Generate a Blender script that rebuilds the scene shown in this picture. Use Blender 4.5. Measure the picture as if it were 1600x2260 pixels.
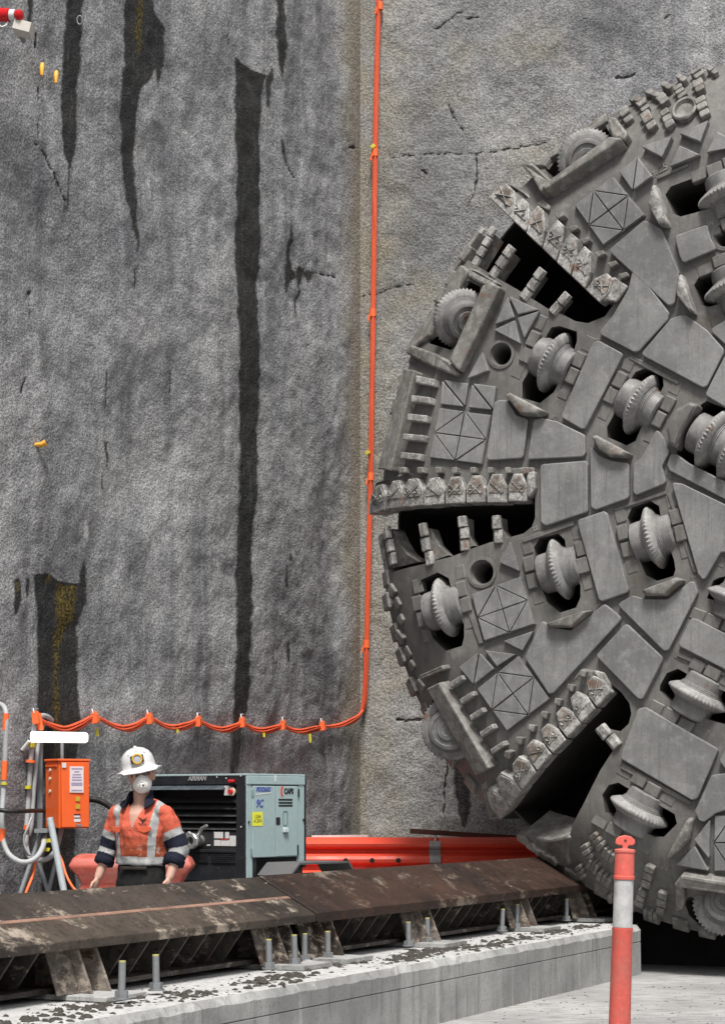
import bpy, bmesh, math, random
import numpy as np
from mathutils import Vector, Matrix, geometry
from math import sin, cos, pi, radians, hypot, atan2, sqrt

for o in list(bpy.data.objects): bpy.data.objects.remove(o)
random.seed(7)
SC = bpy.context.scene
COL = SC.collection

# ------------------------------------------------------------------ camera, sky, sun, exposure
FPX, CX, HY, CAMZ = 4500.0, 800.0, 1775.0, 1.44          # focal length in photo pixels, principal column, horizon row, eye height
cam = bpy.data.cameras.new('camera'); camo = bpy.data.objects.new('camera', cam); COL.objects.link(camo)
cam.sensor_fit = 'HORIZONTAL'; cam.sensor_width = 36.0; cam.lens = 36.0 * FPX / 1600.0
cam.shift_y = (HY - 1130.0) / 1600.0
cam.clip_start = 0.1; cam.clip_end = 500
camo.location = (0, 0, CAMZ); camo.rotation_euler = (pi / 2, 0, 0)
cam.dof.use_dof = False
SC.camera = camo

SUN_EL, SUN_AZ = radians(62), radians(180)               # azimuth clockwise from +Y: the sun stands high behind the camera, a bit to the right
w = bpy.data.worlds.new('World'); SC.world = w; w.use_nodes = True
nt = w.node_tree; nt.nodes.clear()
sky = nt.nodes.new('ShaderNodeTexSky'); sky.sky_type = 'NISHITA'; sky.sun_disc = False
sky.sun_elevation = SUN_EL; sky.sun_rotation = SUN_AZ
sky.air_density = 1.0; sky.dust_density = 4.0; sky.ozone_density = 0.6
bg = nt.nodes.new('ShaderNodeBackground'); bg.inputs[1].default_value = 0.075
hs = nt.nodes.new('ShaderNodeHueSaturation'); hs.inputs['Saturation'].default_value = 0.22   # an overcast sky is nearly grey
out = nt.nodes.new('ShaderNodeOutputWorld')
nt.links.new(sky.outputs[0], hs.inputs['Color']); nt.links.new(hs.outputs[0], bg.inputs[0]); nt.links.new(bg.outputs[0], out.inputs[0])
sl = bpy.data.lights.new('sun', 'SUN'); sl.energy = 2.6; sl.angle = radians(14); sl.color = (1.0, 0.965, 0.92)
so = bpy.data.objects.new('sun', sl); COL.objects.link(so)
sd = Vector((sin(SUN_AZ) * cos(SUN_EL), cos(SUN_AZ) * cos(SUN_EL), sin(SUN_EL)))
so.rotation_euler = sd.to_track_quat('Z', 'Y').to_euler(); so.location = (0, -5, 20)
SC.view_settings.view_transform = 'Standard'; SC.view_settings.look = 'None'
SC.view_settings.gamma = 1.0; SC.view_settings.use_curve_mapping = False
SC.view_settings.exposure = 0.95
SC.render.engine = 'CYCLES'
SC.cycles.max_bounces = 6; SC.cycles.diffuse_bounces = 3; SC.cycles.caustics_reflective = False; SC.cycles.caustics_refractive = False
SC.cycles.use_denoising = True

# ------------------------------------------------------------------ helpers: points
def ray(px, py): return Vector(((px - CX) / FPX, 1.0, -(py - HY) / FPX))
O3 = Vector((0, 0, CAMZ))
def P(px, py, Y): return O3 + ray(px, py) * Y
TH = atan2(2950 - 800, FPX)                              # direction of the launch cradle's rails
T3 = Vector((sin(TH), cos(TH), 0)); L3 = Vector((-cos(TH), sin(TH), 0))
def RW(s, t, z): return L3 * s + T3 * t + Vector((0, 0, z))   # s: sideways from the camera, t: along the rails
def Ps(px, py, s):                                       # point of a rail-parallel upright plane
    d = ray(px, py); k = s / (d.dot(L3)); return O3 + d * k
def Pz(px, py, z):
    d = ray(px, py); k = (z - CAMZ) / d.z; return O3 + d * k
def px_of(p): return CX + FPX * p.x / p.y, HY - FPX * (p.z - CAMZ) / p.y

# ------------------------------------------------------------------ helpers: meshes
class MB:
    def __init__(s): s.v = []; s.f = []; s.m = []; s.mi = 0
    def add(s, vs, fs):
        b = len(s.v); s.v += [tuple(x) for x in vs]; s.f += [tuple(i + b for i in f) for f in fs]; s.m += [s.mi] * len(fs)
    def box(s, c, size, M=None, bev=0.0, taper=1.0):
        hx, hy, hz = [a / 2 for a in size]
        if bev <= 0:
            vs = [(x * hx * (taper if z > 0 else 1), y * hy * (taper if z > 0 else 1), z * hz) for z in (-1, 1) for x, y in ((-1, -1), (1, -1), (1, 1), (-1, 1))]
            fs = [(3, 2, 1, 0), (4, 5, 6, 7), (0, 1, 5, 4), (1, 2, 6, 5), (2, 3, 7, 6), (3, 0, 4, 7)]
        else:
            b = min(bev, hx * .9, hy * .9, hz * .9); vs = []; 
            for z, k in ((-hz, b), (-hz + b, 0), (hz - b, 0), (hz, b)):
                q = taper if z > 0 else 1
                X, Y = hx - k, hy - k
                vs += [(x * q, y * q, z) for x, y in ((-X, -Y + b * (k == 0)), (-X + b * (k == 0), -Y), (X - b * (k == 0), -Y), (X, -Y + b * (k == 0)), (X, Y - b * (k == 0)), (X - b * (k == 0), Y), (-X + b * (k == 0), Y), (-X, Y - b * (k == 0)))]
            fs = [tuple(range(7, -1, -1)), tuple(range(24, 32))]
            for r in range(3):
                for i in range(8): j = (i + 1) % 8; fs.append((r * 8 + i, r * 8 + j, r * 8 + 8 + j, r * 8 + 8 + i))
        c = Vector(c)
        vs = [(M @ Vector(v) if M else Vector(v)) + c for v in vs]
        s.add(vs, fs)
    def prism(s, rings, cap0=True, cap1=True):           # list of closed rings of equal length
        n = len(rings[0]); vs = [p for r in rings for p in r]; fs = []
        for k in range(len(rings) - 1):
            for i in range(n): j = (i + 1) % n; fs.append((k * n + i, k * n + j, (k + 1) * n + j, (k + 1) * n + i))
        if cap0: fs.append(tuple(range(n - 1, -1, -1)))
        if cap1: fs.append(tuple((len(rings) - 1) * n + i for i in range(n)))
        s.add(vs, fs)
    def tube(s, pts, r, n=10, caps=True):
        pts = [Vector(p) for p in pts]; rs = r if isinstance(r, (list, tuple)) else [r] * len(pts)
        rings = []; up = None
        for i, p in enumerate(pts):
            d = (pts[min(i + 1, len(pts) - 1)] - pts[max(i - 1, 0)]).normalized()
            if up is None: up = Vector((0, 0, 1)) if abs(d.z) < .9 else Vector((1, 0, 0))
            x = d.cross(up).normalized(); up = x.cross(d).normalized()
            rings.append([p + (x * cos(2 * pi * k / n) + up * sin(2 * pi * k / n)) * rs[i] for k in range(n)])
        s.prism(rings, caps, caps)
    def lathe(s, prof, n=32, M=None, c=(0, 0, 0), mod=None, caps=True):     # profile (x along the axis X, r)
        rings = []; c = Vector(c)
        for q, (x, r) in enumerate(prof):
            ring = []
            for k in range(n):
                a = 2 * pi * k / n; rr = r + (mod(q, k) if mod else 0)
                v = Vector((x, rr * cos(a), rr * sin(a))); ring.append((M @ v if M else v) + c)
            rings.append(ring)
        s.prism(rings, caps, caps)
    def mesh(s, name):
        me = bpy.data.meshes.new(name); me.from_pydata(s.v, [], s.f); me.update()
        if any(s.m): me.polygons.foreach_set('material_index', s.m)
        return me

def link(o, parent=None):
    COL.objects.link(o)
    if parent is not None: o.parent = parent
    return o
def obj(name, mb, mats, parent=None, smooth=None, fixn=True):
    me = mb.mesh(name) if isinstance(mb, MB) else mb
    if fixn:
        bm = bmesh.new(); bm.from_mesh(me); bmesh.ops.recalc_face_normals(bm, faces=bm.faces); bm.to_mesh(me); bm.free()
    for m in (mats if isinstance(mats, (list, tuple)) else [mats]):
        me.materials.append(m)
    if smooth is not None:
        me.polygons.foreach_set('use_smooth', [True] * len(me.polygons))
        if smooth < 180: me.set_sharp_from_angle(angle=radians(smooth))
    return link(bpy.data.objects.new(name, me), parent)
def share(name, src, parent=None, M=None):
    o = bpy.data.objects.new(name, src.data); link(o, parent)
    if M is not None: o.matrix_local = M
    return o
def tag(o, label=None, cat=None, group=None, kind=None):
    if label: o['label'] = label
    if cat: o['category'] = cat
    if group: o['group'] = group
    if kind: o['kind'] = kind
    return o
def thing(name, loc, label, cat, group=None, rz=0.0):
    o = bpy.data.objects.new(name, None); o.empty_display_size = .1; COL.objects.link(o)
    o.location = loc; o.rotation_euler = (0, 0, rz); tag(o, label, cat, group); bpy.context.view_layer.update(); return o
def copy_tree(o, parent=None):
    c = o.copy(); COL.objects.link(c); c.parent = parent
    for ch in list(o.children): copy_tree(ch, c)
    return c
def bev(o, wdt, seg=2, ang=35):
    m = o.modifiers.new('bevel', 'BEVEL'); m.width = wdt; m.segments = seg; m.limit_method = 'ANGLE'; m.angle_limit = radians(ang); return o
def basis(x, y, z, c=(0, 0, 0)):
    M = Matrix((x, y, z)).transposed().to_4x4(); M.translation = Vector(c); return M
def smooth_path(pts, k=6):
    pts = [Vector(p) for p in pts]; q = []
    for i in range(len(pts) - 1):
        a, b, c, d = pts[max(i - 1, 0)], pts[i], pts[i + 1], pts[min(i + 2, len(pts) - 1)]
        for j in range(k):
            t = j / k
            q.append(.5 * ((2 * b) + (c - a) * t + (2 * a - 5 * b + 4 * c - d) * t * t + (3 * b - a - 3 * c + d) * t ** 3))
    return q + [pts[-1]]
def area2(p): return sum(p[i][0] * p[(i + 1) % len(p)][1] - p[(i + 1) % len(p)][0] * p[i][1] for i in range(len(p))) / 2
def ccw(p): return list(p) if area2(p) > 0 else list(p)[::-1]
def round_poly(p, r, n=4):
    out = []; N = len(p)
    for i in range(N):
        a, b, c = Vector(p[i - 1]), Vector(p[i]), Vector(p[(i + 1) % N])
        d0, d1 = (a - b), (c - b); l0, l1 = d0.length, d1.length
        if l0 < 1e-6 or l1 < 1e-6: continue
        d0 /= l0; d1 /= l1; an = d0.angle(d1, pi)
        if an > 2.9: out.append(b); continue
        k = min(r / math.tan(an / 2), l0 * .42, l1 * .42)
        s0, s1 = b + d0 * k, b + d1 * k
        for j in range(n + 1):
            t = j / n; out.append((1 - t) ** 2 * s0 + 2 * t * (1 - t) * b + t * t * s1)
    return [(v[0], v[1]) for v in out]
def inset(p, d):
    N = len(p); out = []
    for i in range(N):
        a, b, c = Vector(p[i - 1]), Vector(p[i]), Vector(p[(i + 1) % N])
        e0, e1 = (b - a), (c - b)
        if e0.length < 1e-7 or e1.length < 1e-7: out.append(tuple(b)); continue
        n0 = Vector((-e0.y, e0.x)).normalized(); n1 = Vector((-e1.y, e1.x)).normalized()
        m = n0 + n1
        if m.length < 1e-4: m = n0
        m = m.normalized(); k = min(1.0 / max(.35, m.dot(n0)), 2.2)
        q = b + m * d * k; out.append((q.x, q.y))
    return out
def inside(x, y, poly):
    c = False; j = len(poly) - 1
    for i in range(len(poly)):
        xi, yi = poly[i]; xj, yj = poly[j]
        if (yi > y) != (yj > y) and x < (xj - xi) * (y - yi) / (yj - yi) + xi: c = not c
        j = i
    return c
def text_mesh(body, size, extr=.001, shear=0.0, bold=0.0):
    cu = bpy.data.curves.new('lettering', 'FONT'); cu.body = body; cu.size = size; cu.extrude = extr; cu.shear = shear; cu.offset = bold
    cu.align_x = 'CENTER'; cu.align_y = 'CENTER'; cu.resolution_u = 2
    o = bpy.data.objects.new('lettering', cu); COL.objects.link(o)
    me = bpy.data.meshes.new_from_object(o.evaluated_get(bpy.context.evaluated_depsgraph_get()))
    bpy.data.objects.remove(o); bpy.data.curves.remove(cu); me.name = 'lettering'; me.materials.clear(); return me
def lettering(name, body, size, mat, parent, M, shear=0.0, sx=1.0, bold=0.0):
    me = text_mesh(body, size, .001, shear, bold); me.materials.append(mat)
    o = link(bpy.data.objects.new(name, me), parent); o.matrix_local = M @ Matrix.Diagonal((sx, 1, 1, 1)); return o

# ------------------------------------------------------------------ helpers: procedural materials
class NT:
    def __init__(s, name):
        s.mat = bpy.data.materials.new(name); s.mat.use_nodes = True; s.t = s.mat.node_tree
        s.b = s.t.nodes['Principled BSDF']; s.geo = None
    def n(s, kind, **kw):
        x = s.t.nodes.new(kind)
        for k, v in kw.items(): setattr(x, k, v)
        return x
    def l(s, a, b): s.t.links.new(a, b)
    def pos(s, scale=(1, 1, 1), obj=False):
        if obj: g = s.n('ShaderNodeTexCoord').outputs['Object']
        else: g = s.n('ShaderNodeNewGeometry').outputs['Position']
        m = s.n('ShaderNodeMapping'); m.inputs['Scale'].default_value = scale; s.l(g, m.inputs[0]); return m.outputs[0]
    def noise(s, scale, detail=4, rough=.55, vec=None, dist=0.0):
        x = s.n('ShaderNodeTexNoise'); x.inputs['Scale'].default_value = scale; x.inputs['Detail'].default_value = detail
        x.inputs['Roughness'].default_value = rough; x.inputs['Distortion'].default_value = dist
        s.l(vec if vec is not None else s.pos(), x.inputs['Vector']); return x.outputs[0]
    def ramp(s, v, a, b, c0=0.0, c1=1.0):
        m = s.n('ShaderNodeMapRange', interpolation_type='SMOOTHSTEP'); m.inputs[1].default_value = a; m.inputs[2].default_value = b
        m.inputs[3].default_value = c0; m.inputs[4].default_value = c1; s.l(v, m.inputs[0]); return m.outputs[0]
    def math(s, op, a, b=None):
        m = s.n('ShaderNodeMath', operation=op)
        for i, q in enumerate((a, b)):
            if q is None: continue
            if isinstance(q, (int, float)): m.inputs[i].default_value = q
            else: s.l(q, m.inputs[i])
        return m.outputs[0]
    def mix(s, f, a, b, mode='MIX'):
        m = s.n('ShaderNodeMix', data_type='RGBA', blend_type=mode)
        for i, q in ((0, f), (6, a), (7, b)):
            if isinstance(q, (int, float)): m.inputs[i].default_value = q
            elif isinstance(q, (tuple, list)): m.inputs[i].default_value = (*q, 1)[:4]
            else: s.l(q, m.inputs[i])
        return m.outputs[2]
    def attr(s, name): return s.n('ShaderNodeAttribute', attribute_name=name).outputs['Fac']
    def bump(s, h, dist=.01, strength=1.0, prev=None):
        x = s.n('ShaderNodeBump'); x.inputs['Distance'].default_value = dist; x.inputs['Strength'].default_value = strength
        s.l(h, x.inputs['Height'])
        if prev is not None: s.l(prev, x.inputs['Normal'])
        return x.outputs[0]
    def done(s, col=None, rough=None, normal=None, metal=0.0, spec=None):
        if col is not None:
            if isinstance(col, (tuple, list)): s.b.inputs['Base Color'].default_value = (*col, 1)
            else: s.l(col, s.b.inputs['Base Color'])
        if rough is not None:
            if isinstance(rough, (int, float)): s.b.inputs['Roughness'].default_value = rough
            else: s.l(rough, s.b.inputs['Roughness'])
        if normal is not None: s.l(normal, s.b.inputs['Normal'])
        s.b.inputs['Metallic'].default_value = metal
        if spec is not None: s.b.inputs['Specular IOR Level'].default_value = spec
        return s.mat
def plain(name, col, rough=.55, dirt=.35, dirtcol=(.12, .105, .09), scale=6.0, metal=0.0, bumpd=.001, bscale=60.0, spec=.4, fleck=0.0, fleckcol=(.6, .58, .55)):
    m = NT(name); n1 = m.noise(scale, 6, .62); n2 = m.noise(scale * 5.3, 4, .6)
    f = m.math('MULTIPLY', m.ramp(n1, .42, .78), dirt); c = m.mix(f, col, dirtcol)
    c = m.mix(m.math('MULTIPLY', m.ramp(n2, .4, .75), dirt * .5), c, tuple(x * .6 for x in col))
    if fleck: c = m.mix(m.math('MULTIPLY', m.ramp(m.noise(scale * 9, 3, .6), .63, .7), fleck), c, fleckcol)
    r = m.ramp(n1, .3, .7, rough - .08, min(1, rough + .12))
    return m.done(c, r, m.bump(m.noise(bscale, 3), bumpd, .6), metal, spec)
# ================================================================== SETTING: floor, shotcrete shaft walls
def vnoise(x, y, seed=0):                                # smooth value noise, numpy
    xi, yi = np.floor(x).astype(np.int64), np.floor(y).astype(np.int64); fx, fy = x - xi, y - yi
    fx = fx * fx * (3 - 2 * fx); fy = fy * fy * (3 - 2 * fy)
    def h(a, b):
        k = (a * 374761393 + b * 668265263 + seed * 974634777) & 0xffffffff
        k = ((k ^ (k >> 13)) * 1274126177) & 0xffffffff
        return ((k ^ (k >> 16)) & 0xffff) / 65535.0
    a, b, c, d = h(xi, yi), h(xi + 1, yi), h(xi, yi + 1), h(xi + 1, yi + 1)
    return (a * (1 - fx) + b * fx) * (1 - fy) + (c * (1 - fx) + d * fx) * fy - .5
def fbm(x, y, o=4, seed=0):
    s = 0; a = 1.0
    for i in range(o): s = s + a * vnoise(x * 2 ** i, y * 2 ** i, seed + i); a *= .5
    return s
def strips(px, py, table, soft=7.0, rag=5.0):
    """signed, softened inside-ness of a vertical run given as rows (y, left, right)"""
    out = np.full(px.shape, -1.0)
    for tb in table:
        ys = np.array([r[0] for r in tb], float); xl = np.array([r[1] for r in tb], float); xr = np.array([r[2] for r in tb], float)
        j = fbm(py / 23.0, px / 60.0, 3, 5) * rag
        l = np.interp(py, ys, xl) + j; r = np.interp(py, ys, xr) + fbm(py / 19.0, px / 60.0, 3, 9) * rag
        d = np.minimum(px - l, r - px)
        ya = ys[0] if ys[0] > -50 else -1e4; yb = ys[-1] if ys[-1] < 2200 else 1e4
        d = np.minimum(d, np.minimum(py - ya, yb - py) + fbm(px / 9.0, py / 50., 2, 3) * 6)
        out = np.maximum(out, np.clip(d / soft, -1, 1))
    return out
def lines(px, py, table, rag=6.0):
    """nearness to jagged polylines: rows of ((x, y), ...), width"""
    out = np.full(px.shape, -1.0)
    qx = px + fbm(px / 16., py / 16., 3, 31) * rag; qy = py + fbm(px / 16., py / 16., 3, 47) * rag
    for pts, wd in table:
        for (ax, ay), (bx, by) in zip(pts[:-1], pts[1:]):
            dx, dy = bx - ax, by - ay; t = np.clip(((qx - ax) * dx + (qy - ay) * dy) / (dx * dx + dy * dy), 0, 1)
            d = np.hypot(qx - ax - t * dx, qy - ay - t * dy); out = np.maximum(out, np.clip((wd + .9 - d) / 4.0, -1, 1))
    return out
WET = [
 [(-60, 60, 76), (40, 60, 72), (70, 61, 66)],
 [(-60, 146, 183), (100, 145, 181), (200, 142, 178), (300, 141, 177), (335, 146, 171), (352, 151, 164), (372, 154, 160)],
 [(-60, 275, 336), (0, 275, 338), (30, 276, 346), (60, 276, 364), (130, 275, 366), (150, 274, 347), (172, 273, 338), (186, 272, 322), (200, 272, 314), (250, 273, 309), (340, 275, 304), (430, 280, 302), (500, 288, 302), (545, 297, 303), (566, 299, 302)],
 [(90, 338, 367), (140, 343, 366), (165, 347, 358), (192, 351, 354)],
 [(122, 513, 516), (140, 514, 532), (156, 514, 560), (164, 515, 590), (180, 515, 582), (250, 516, 575), (400, 522, 573), (560, 519, 576), (700, 519, 571), (850, 524, 571), (1000, 526, 565), (1150, 522, 556), (1300, 518, 552), (1450, 512, 544), (1520, 505, 541), (1560, 505, 536), (1580, 505, 534)],
 [(150, 596, 602), (175, 585, 601), (205, 586, 597), (240, 590, 593)],
 [(-60, 600, 621), (0, 601, 622), (50, 604, 626), (100, 606, 628), (140, 612, 627), (168, 618, 623)],
 [(296, 619, 623), (325, 622, 631), (345, 625, 629)], [(283, 610, 613), (294, 612, 616)],
 [(478, 641, 643), (530, 637, 647), (590, 633, 648), (612, 634, 664), (618, 634, 650), (644, 636, 642)],
 [(588, 655, 676), (610, 656, 674), (640, 660, 667), (698, 657, 661)], [(596, 668, 700), (612, 678, 692), (620, 682, 688)],
 [(972, 236, 242), (1000, 234, 242), (1034, 233, 237)], [(1048, 223, 230), (1082, 221, 227)],
 [(1276, 27, 46), (1320, 26, 43), (1345, 26, 38), (1358, 29, 35)], [(1274, 57, 70), (1300, 59, 67), (1318, 61, 65)],
 [(1266, 74, 112), (1282, 80, 134), (1292, 82, 188), (1330, 85, 190), (1360, 88, 178), (1420, 86, 175), (1500, 82, 175), (1560, 86, 174), (1640, 91, 172), (1760, 95, 168), (1900, 92, 165), (2050, 90, 165)],
 [(1232, 186, 190), (1256, 182, 194), (1300, 172, 193), (1334, 172, 189)],
 [(1660, 996, 1000), (1690, 1000, 1030), (1740, 1003, 1042), (1790, 1012, 1040), (1810, 1017, 1035), (1828, 1020, 1028)],
 [(1250, 619, 624), (1280, 616, 624), (1298, 617, 622)], [(1420, 628, 636), (1465, 627, 631)],
 [(1190, 626, 630), (1240, 627, 632)],
]
STREAKY = [[(1560, 504, 536), (1620, 503, 533), (1680, 503, 529), (1760, 505, 526), (1850, 508, 524)],
           [(372, 152, 166), (420, 150, 160), (470, 140, 158)], [(566, 296, 304), (640, 285, 300)], [(1000, 521, 530), (1160, 518, 526)]]
MOSS = [[(1288, 128, 172), (1330, 128, 170), (1370, 126, 166), (1400, 122, 150), (1430, 119, 136), (1500, 117, 134), (1560, 116, 136), (1620, 118, 134), (1700, 122, 130)],
        [(1264, 98, 118), (1290, 104, 120)], [(-60, 300, 322), (60, 300, 318), (120, 302, 314)], [(1282, 30, 42), (1310, 31, 40)]]
PALE = [[(1150, 184, 190), (1165, 181, 199), (1180, 183, 200), (1192, 188, 195)], [(1192, 186, 190), (1245, 185, 188)],
        [(1234, 476, 484), (1250, 474, 486), (1268, 479, 484)], [(1335, 606, 609), (1400, 602, 608), (1460, 598, 604), (1500, 596, 601), (1530, 597, 599)],
        [(1190, 612, 615), (1340, 607, 609)], [(36, 171, 175), (55, 173, 177)], [(285, 404, 420), (293, 404, 424)], [(650, 496, 500), (700, 497, 500)],
        [(255, 1118, 1150), (266, 1120, 1148)], [(560, 886, 892), (590, 890, 900), (600, 894, 898)]]
CRACK = [(((868, 346), (958, 336), (1010, 338), (1060, 334), (1110, 330), (1150, 321), (1205, 312)), 1.4), (((1105, 330), (1150, 322)), 2.0), (((1052, 336), (1054, 380), (1046, 420), (1036, 446)), 1.6), (((1036, 446), (1030, 474)), .8),
         (((992, 226), (1000, 252), (1022, 286)), 1.5), (((962, 66), (990, 46), (1018, 24)), 1.2), (((1032, 42), (1062, 33)), 1.6), (((798, 656), (870, 632), (922, 620)), 1.2), (((700, 600), (742, 612)), 1.5),
         (((76, 312), (96, 330), (128, 392), (150, 440)), 1.6), (((630, 345), (650, 392)), .8), (((876, 1590), (945, 1590)), 2.4), (((990, 1660), (982, 1740), (978, 1830)), 1.6), (((82, 70), (84, 106)), 2.0), (((94, 190), (93, 218)), 1.6),
         (((88, 300), (88, 260)), 1.0), (((932, 374), (942, 382)), 2.2), (((770, 322), (778, 325)), 2.6), (((1466, 40), (1478, 34)), 1.6), (((1362, 168), (1404, 163)), 2.2), (((60, 660), (72, 640), (66, 700)), 1.0), (((380, 820), (380, 870)), .8), (((500, 45), (498, 95)), .9), (((240, 820), (236, 900)), 1.4), (((54, 830), (46, 866)), 2)]

def shot_mat():
    m = NT('shotcrete'); ps = m.pos()
    big = m.noise(.55, 5, .6, m.pos((1, 1, .35))); col_n = m.noise(2.0, 2, .5, m.pos((1.6, 1.6, .2))); mid = m.noise(5.5, 5, .65, ps)
    grain = m.noise(42, 2.5, .65, ps); grain2 = m.noise(90, 1.5, .6, ps)
    dry = m.mix(m.ramp(big, .35, .68), (.165, .168, .180), (.30, .30, .303))
    dry = m.mix(m.ramp(col_n, .36, .68, 0, .62), dry, (.36, .36, .36))
    dry = m.mix(m.math('MULTIPLY', m.ramp(m.noise(1.5, 2, .5, m.pos((2.2, 2.2, .14))), .46, .70), .55), dry, (.10, .102, .113)); dry = m.mix(m.ramp(m.noise(3.4, 2, .5, m.pos((2.2, 2.2, .07))), .52, .70, 0, .34), dry, (.12, .122, .132)); dry = m.mix(m.ramp(m.noise(4.1, 2, .5, m.pos((2.4, 2.4, .10))), .54, .70, 0, .4), dry, (.40, .40, .40))
    dry = m.mix(m.ramp(mid, .34, .7, 0, .38), dry, (.12, .12, .126))
    hb = m.noise(.9, 4, .6, m.pos((.5, .5, 1.5))); dry = m.mix(m.ramp(hb, .46, .68, 0, .5), dry, (.36, .36, .365)); dry = m.mix(m.ramp(hb, .5, .3, 0, .35), dry, (.10, .10, .112))
    warm = m.attr('end'); dry = m.mix(m.math('MULTIPLY', warm, .85), dry, m.mix(m.ramp(big, .32, .66), (.155, .154, .150), (.295, .293, .284)))
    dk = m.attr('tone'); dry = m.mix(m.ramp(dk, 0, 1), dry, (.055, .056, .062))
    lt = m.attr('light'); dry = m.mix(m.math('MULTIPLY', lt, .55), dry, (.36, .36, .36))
    seam = m.math('MULTIPLY', m.attr('seam'), m.ramp(mid, .2, .6, .6, 1.0)); dry = m.mix(m.math('MULTIPLY', seam, .62), dry, (.22, .19, .125))
    g = m.ramp(grain, .34, .66, .70, 1.27); g2 = m.ramp(grain2, .34, .66, .78, 1.2)
    sc = m.n('ShaderNodeVectorMath', operation='SCALE'); m.l(dry, sc.inputs[0]); m.l(m.math('MULTIPLY', g, g2), sc.inputs['Scale'])
    crk = m.math('ADD', m.attr('crack'), m.math('MULTIPLY', m.math('SUBTRACT', m.noise(30, 4, .7, ps), .5), .9))
    c = m.mix(m.ramp(crk, -.1, .35, 0, .92), sc.outputs[0], (.02, .02, .021))
    edge = m.math('SUBTRACT', m.noise(18, 5, .75, m.pos((1, 1, .55))), .5)
    wt = m.math('ADD', m.attr('wet'), m.math('MULTIPLY', edge, 1.5)); wf = m.math('MULTIPLY', m.ramp(wt, -.42, .55, 0, .93), m.ramp(m.noise(6, 4, .7, m.pos((4, 4, .3))), .25, .5, .86, 1.0))
    stn = m.math('ADD', m.attr('streaky'), m.math('MULTIPLY', m.math('SUBTRACT', m.noise(11, 4, .8, m.pos((5, 5, .12))), .47), 5.0))
    sf = m.math('MULTIPLY', m.ramp(stn, .3, 1.1, 0, .85), m.ramp(m.attr('streaky'), -.6, .1))
    wf = m.math('MAXIMUM', wf, sf)
    wetc = m.mix(m.ramp(m.noise(55, 3, .7, ps), .5, .68), (.0075, .0075, .0075), (.036, .036, .034))
    wetc = m.mix(m.ramp(m.noise(2.5, 4, .6, ps), .45, .7, 0, .5), wetc, (.022, .02, .012))
    c = m.mix(wf, c, wetc)
    ms = m.math('ADD', m.attr('moss'), m.math('MULTIPLY', m.math('SUBTRACT', m.noise(9, 4, .7, m.pos((3, 3, .5))), .5), 2.0))
    c = m.mix(m.ramp(ms, -.2, 1.0, 0, .8), c, m.mix(m.ramp(grain, .4, .62), (.02, .018, .004), (.15, .105, .018)))
    pl = m.math('ADD', m.attr('pale'), m.math('MULTIPLY', m.math('SUBTRACT', m.noise(20, 4, .7, ps), .5), 1.6))
    c = m.mix(m.ramp(pl, -.05, .8, 0, .6), c, (.5, .5, .48))
    h = m.math('ADD', m.math('MULTIPLY', grain, 1.0), m.math('MULTIPLY', m.noise(13, 4, .6, ps), .9))
    h = m.math('SUBTRACT', h, m.math('MULTIPLY', m.ramp(crk, -.1, .4), .8))
    return m.done(c, m.ramp(wf, 0, 1, .95, .62), m.bump(h, .03, .5), 0, .25)
SHOT = shot_mat()
WS = 9.29                                                # the side wall's plane, parallel to the rails
CORN = Ps(795, 1775, WS); END_Y = CORN.y
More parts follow.
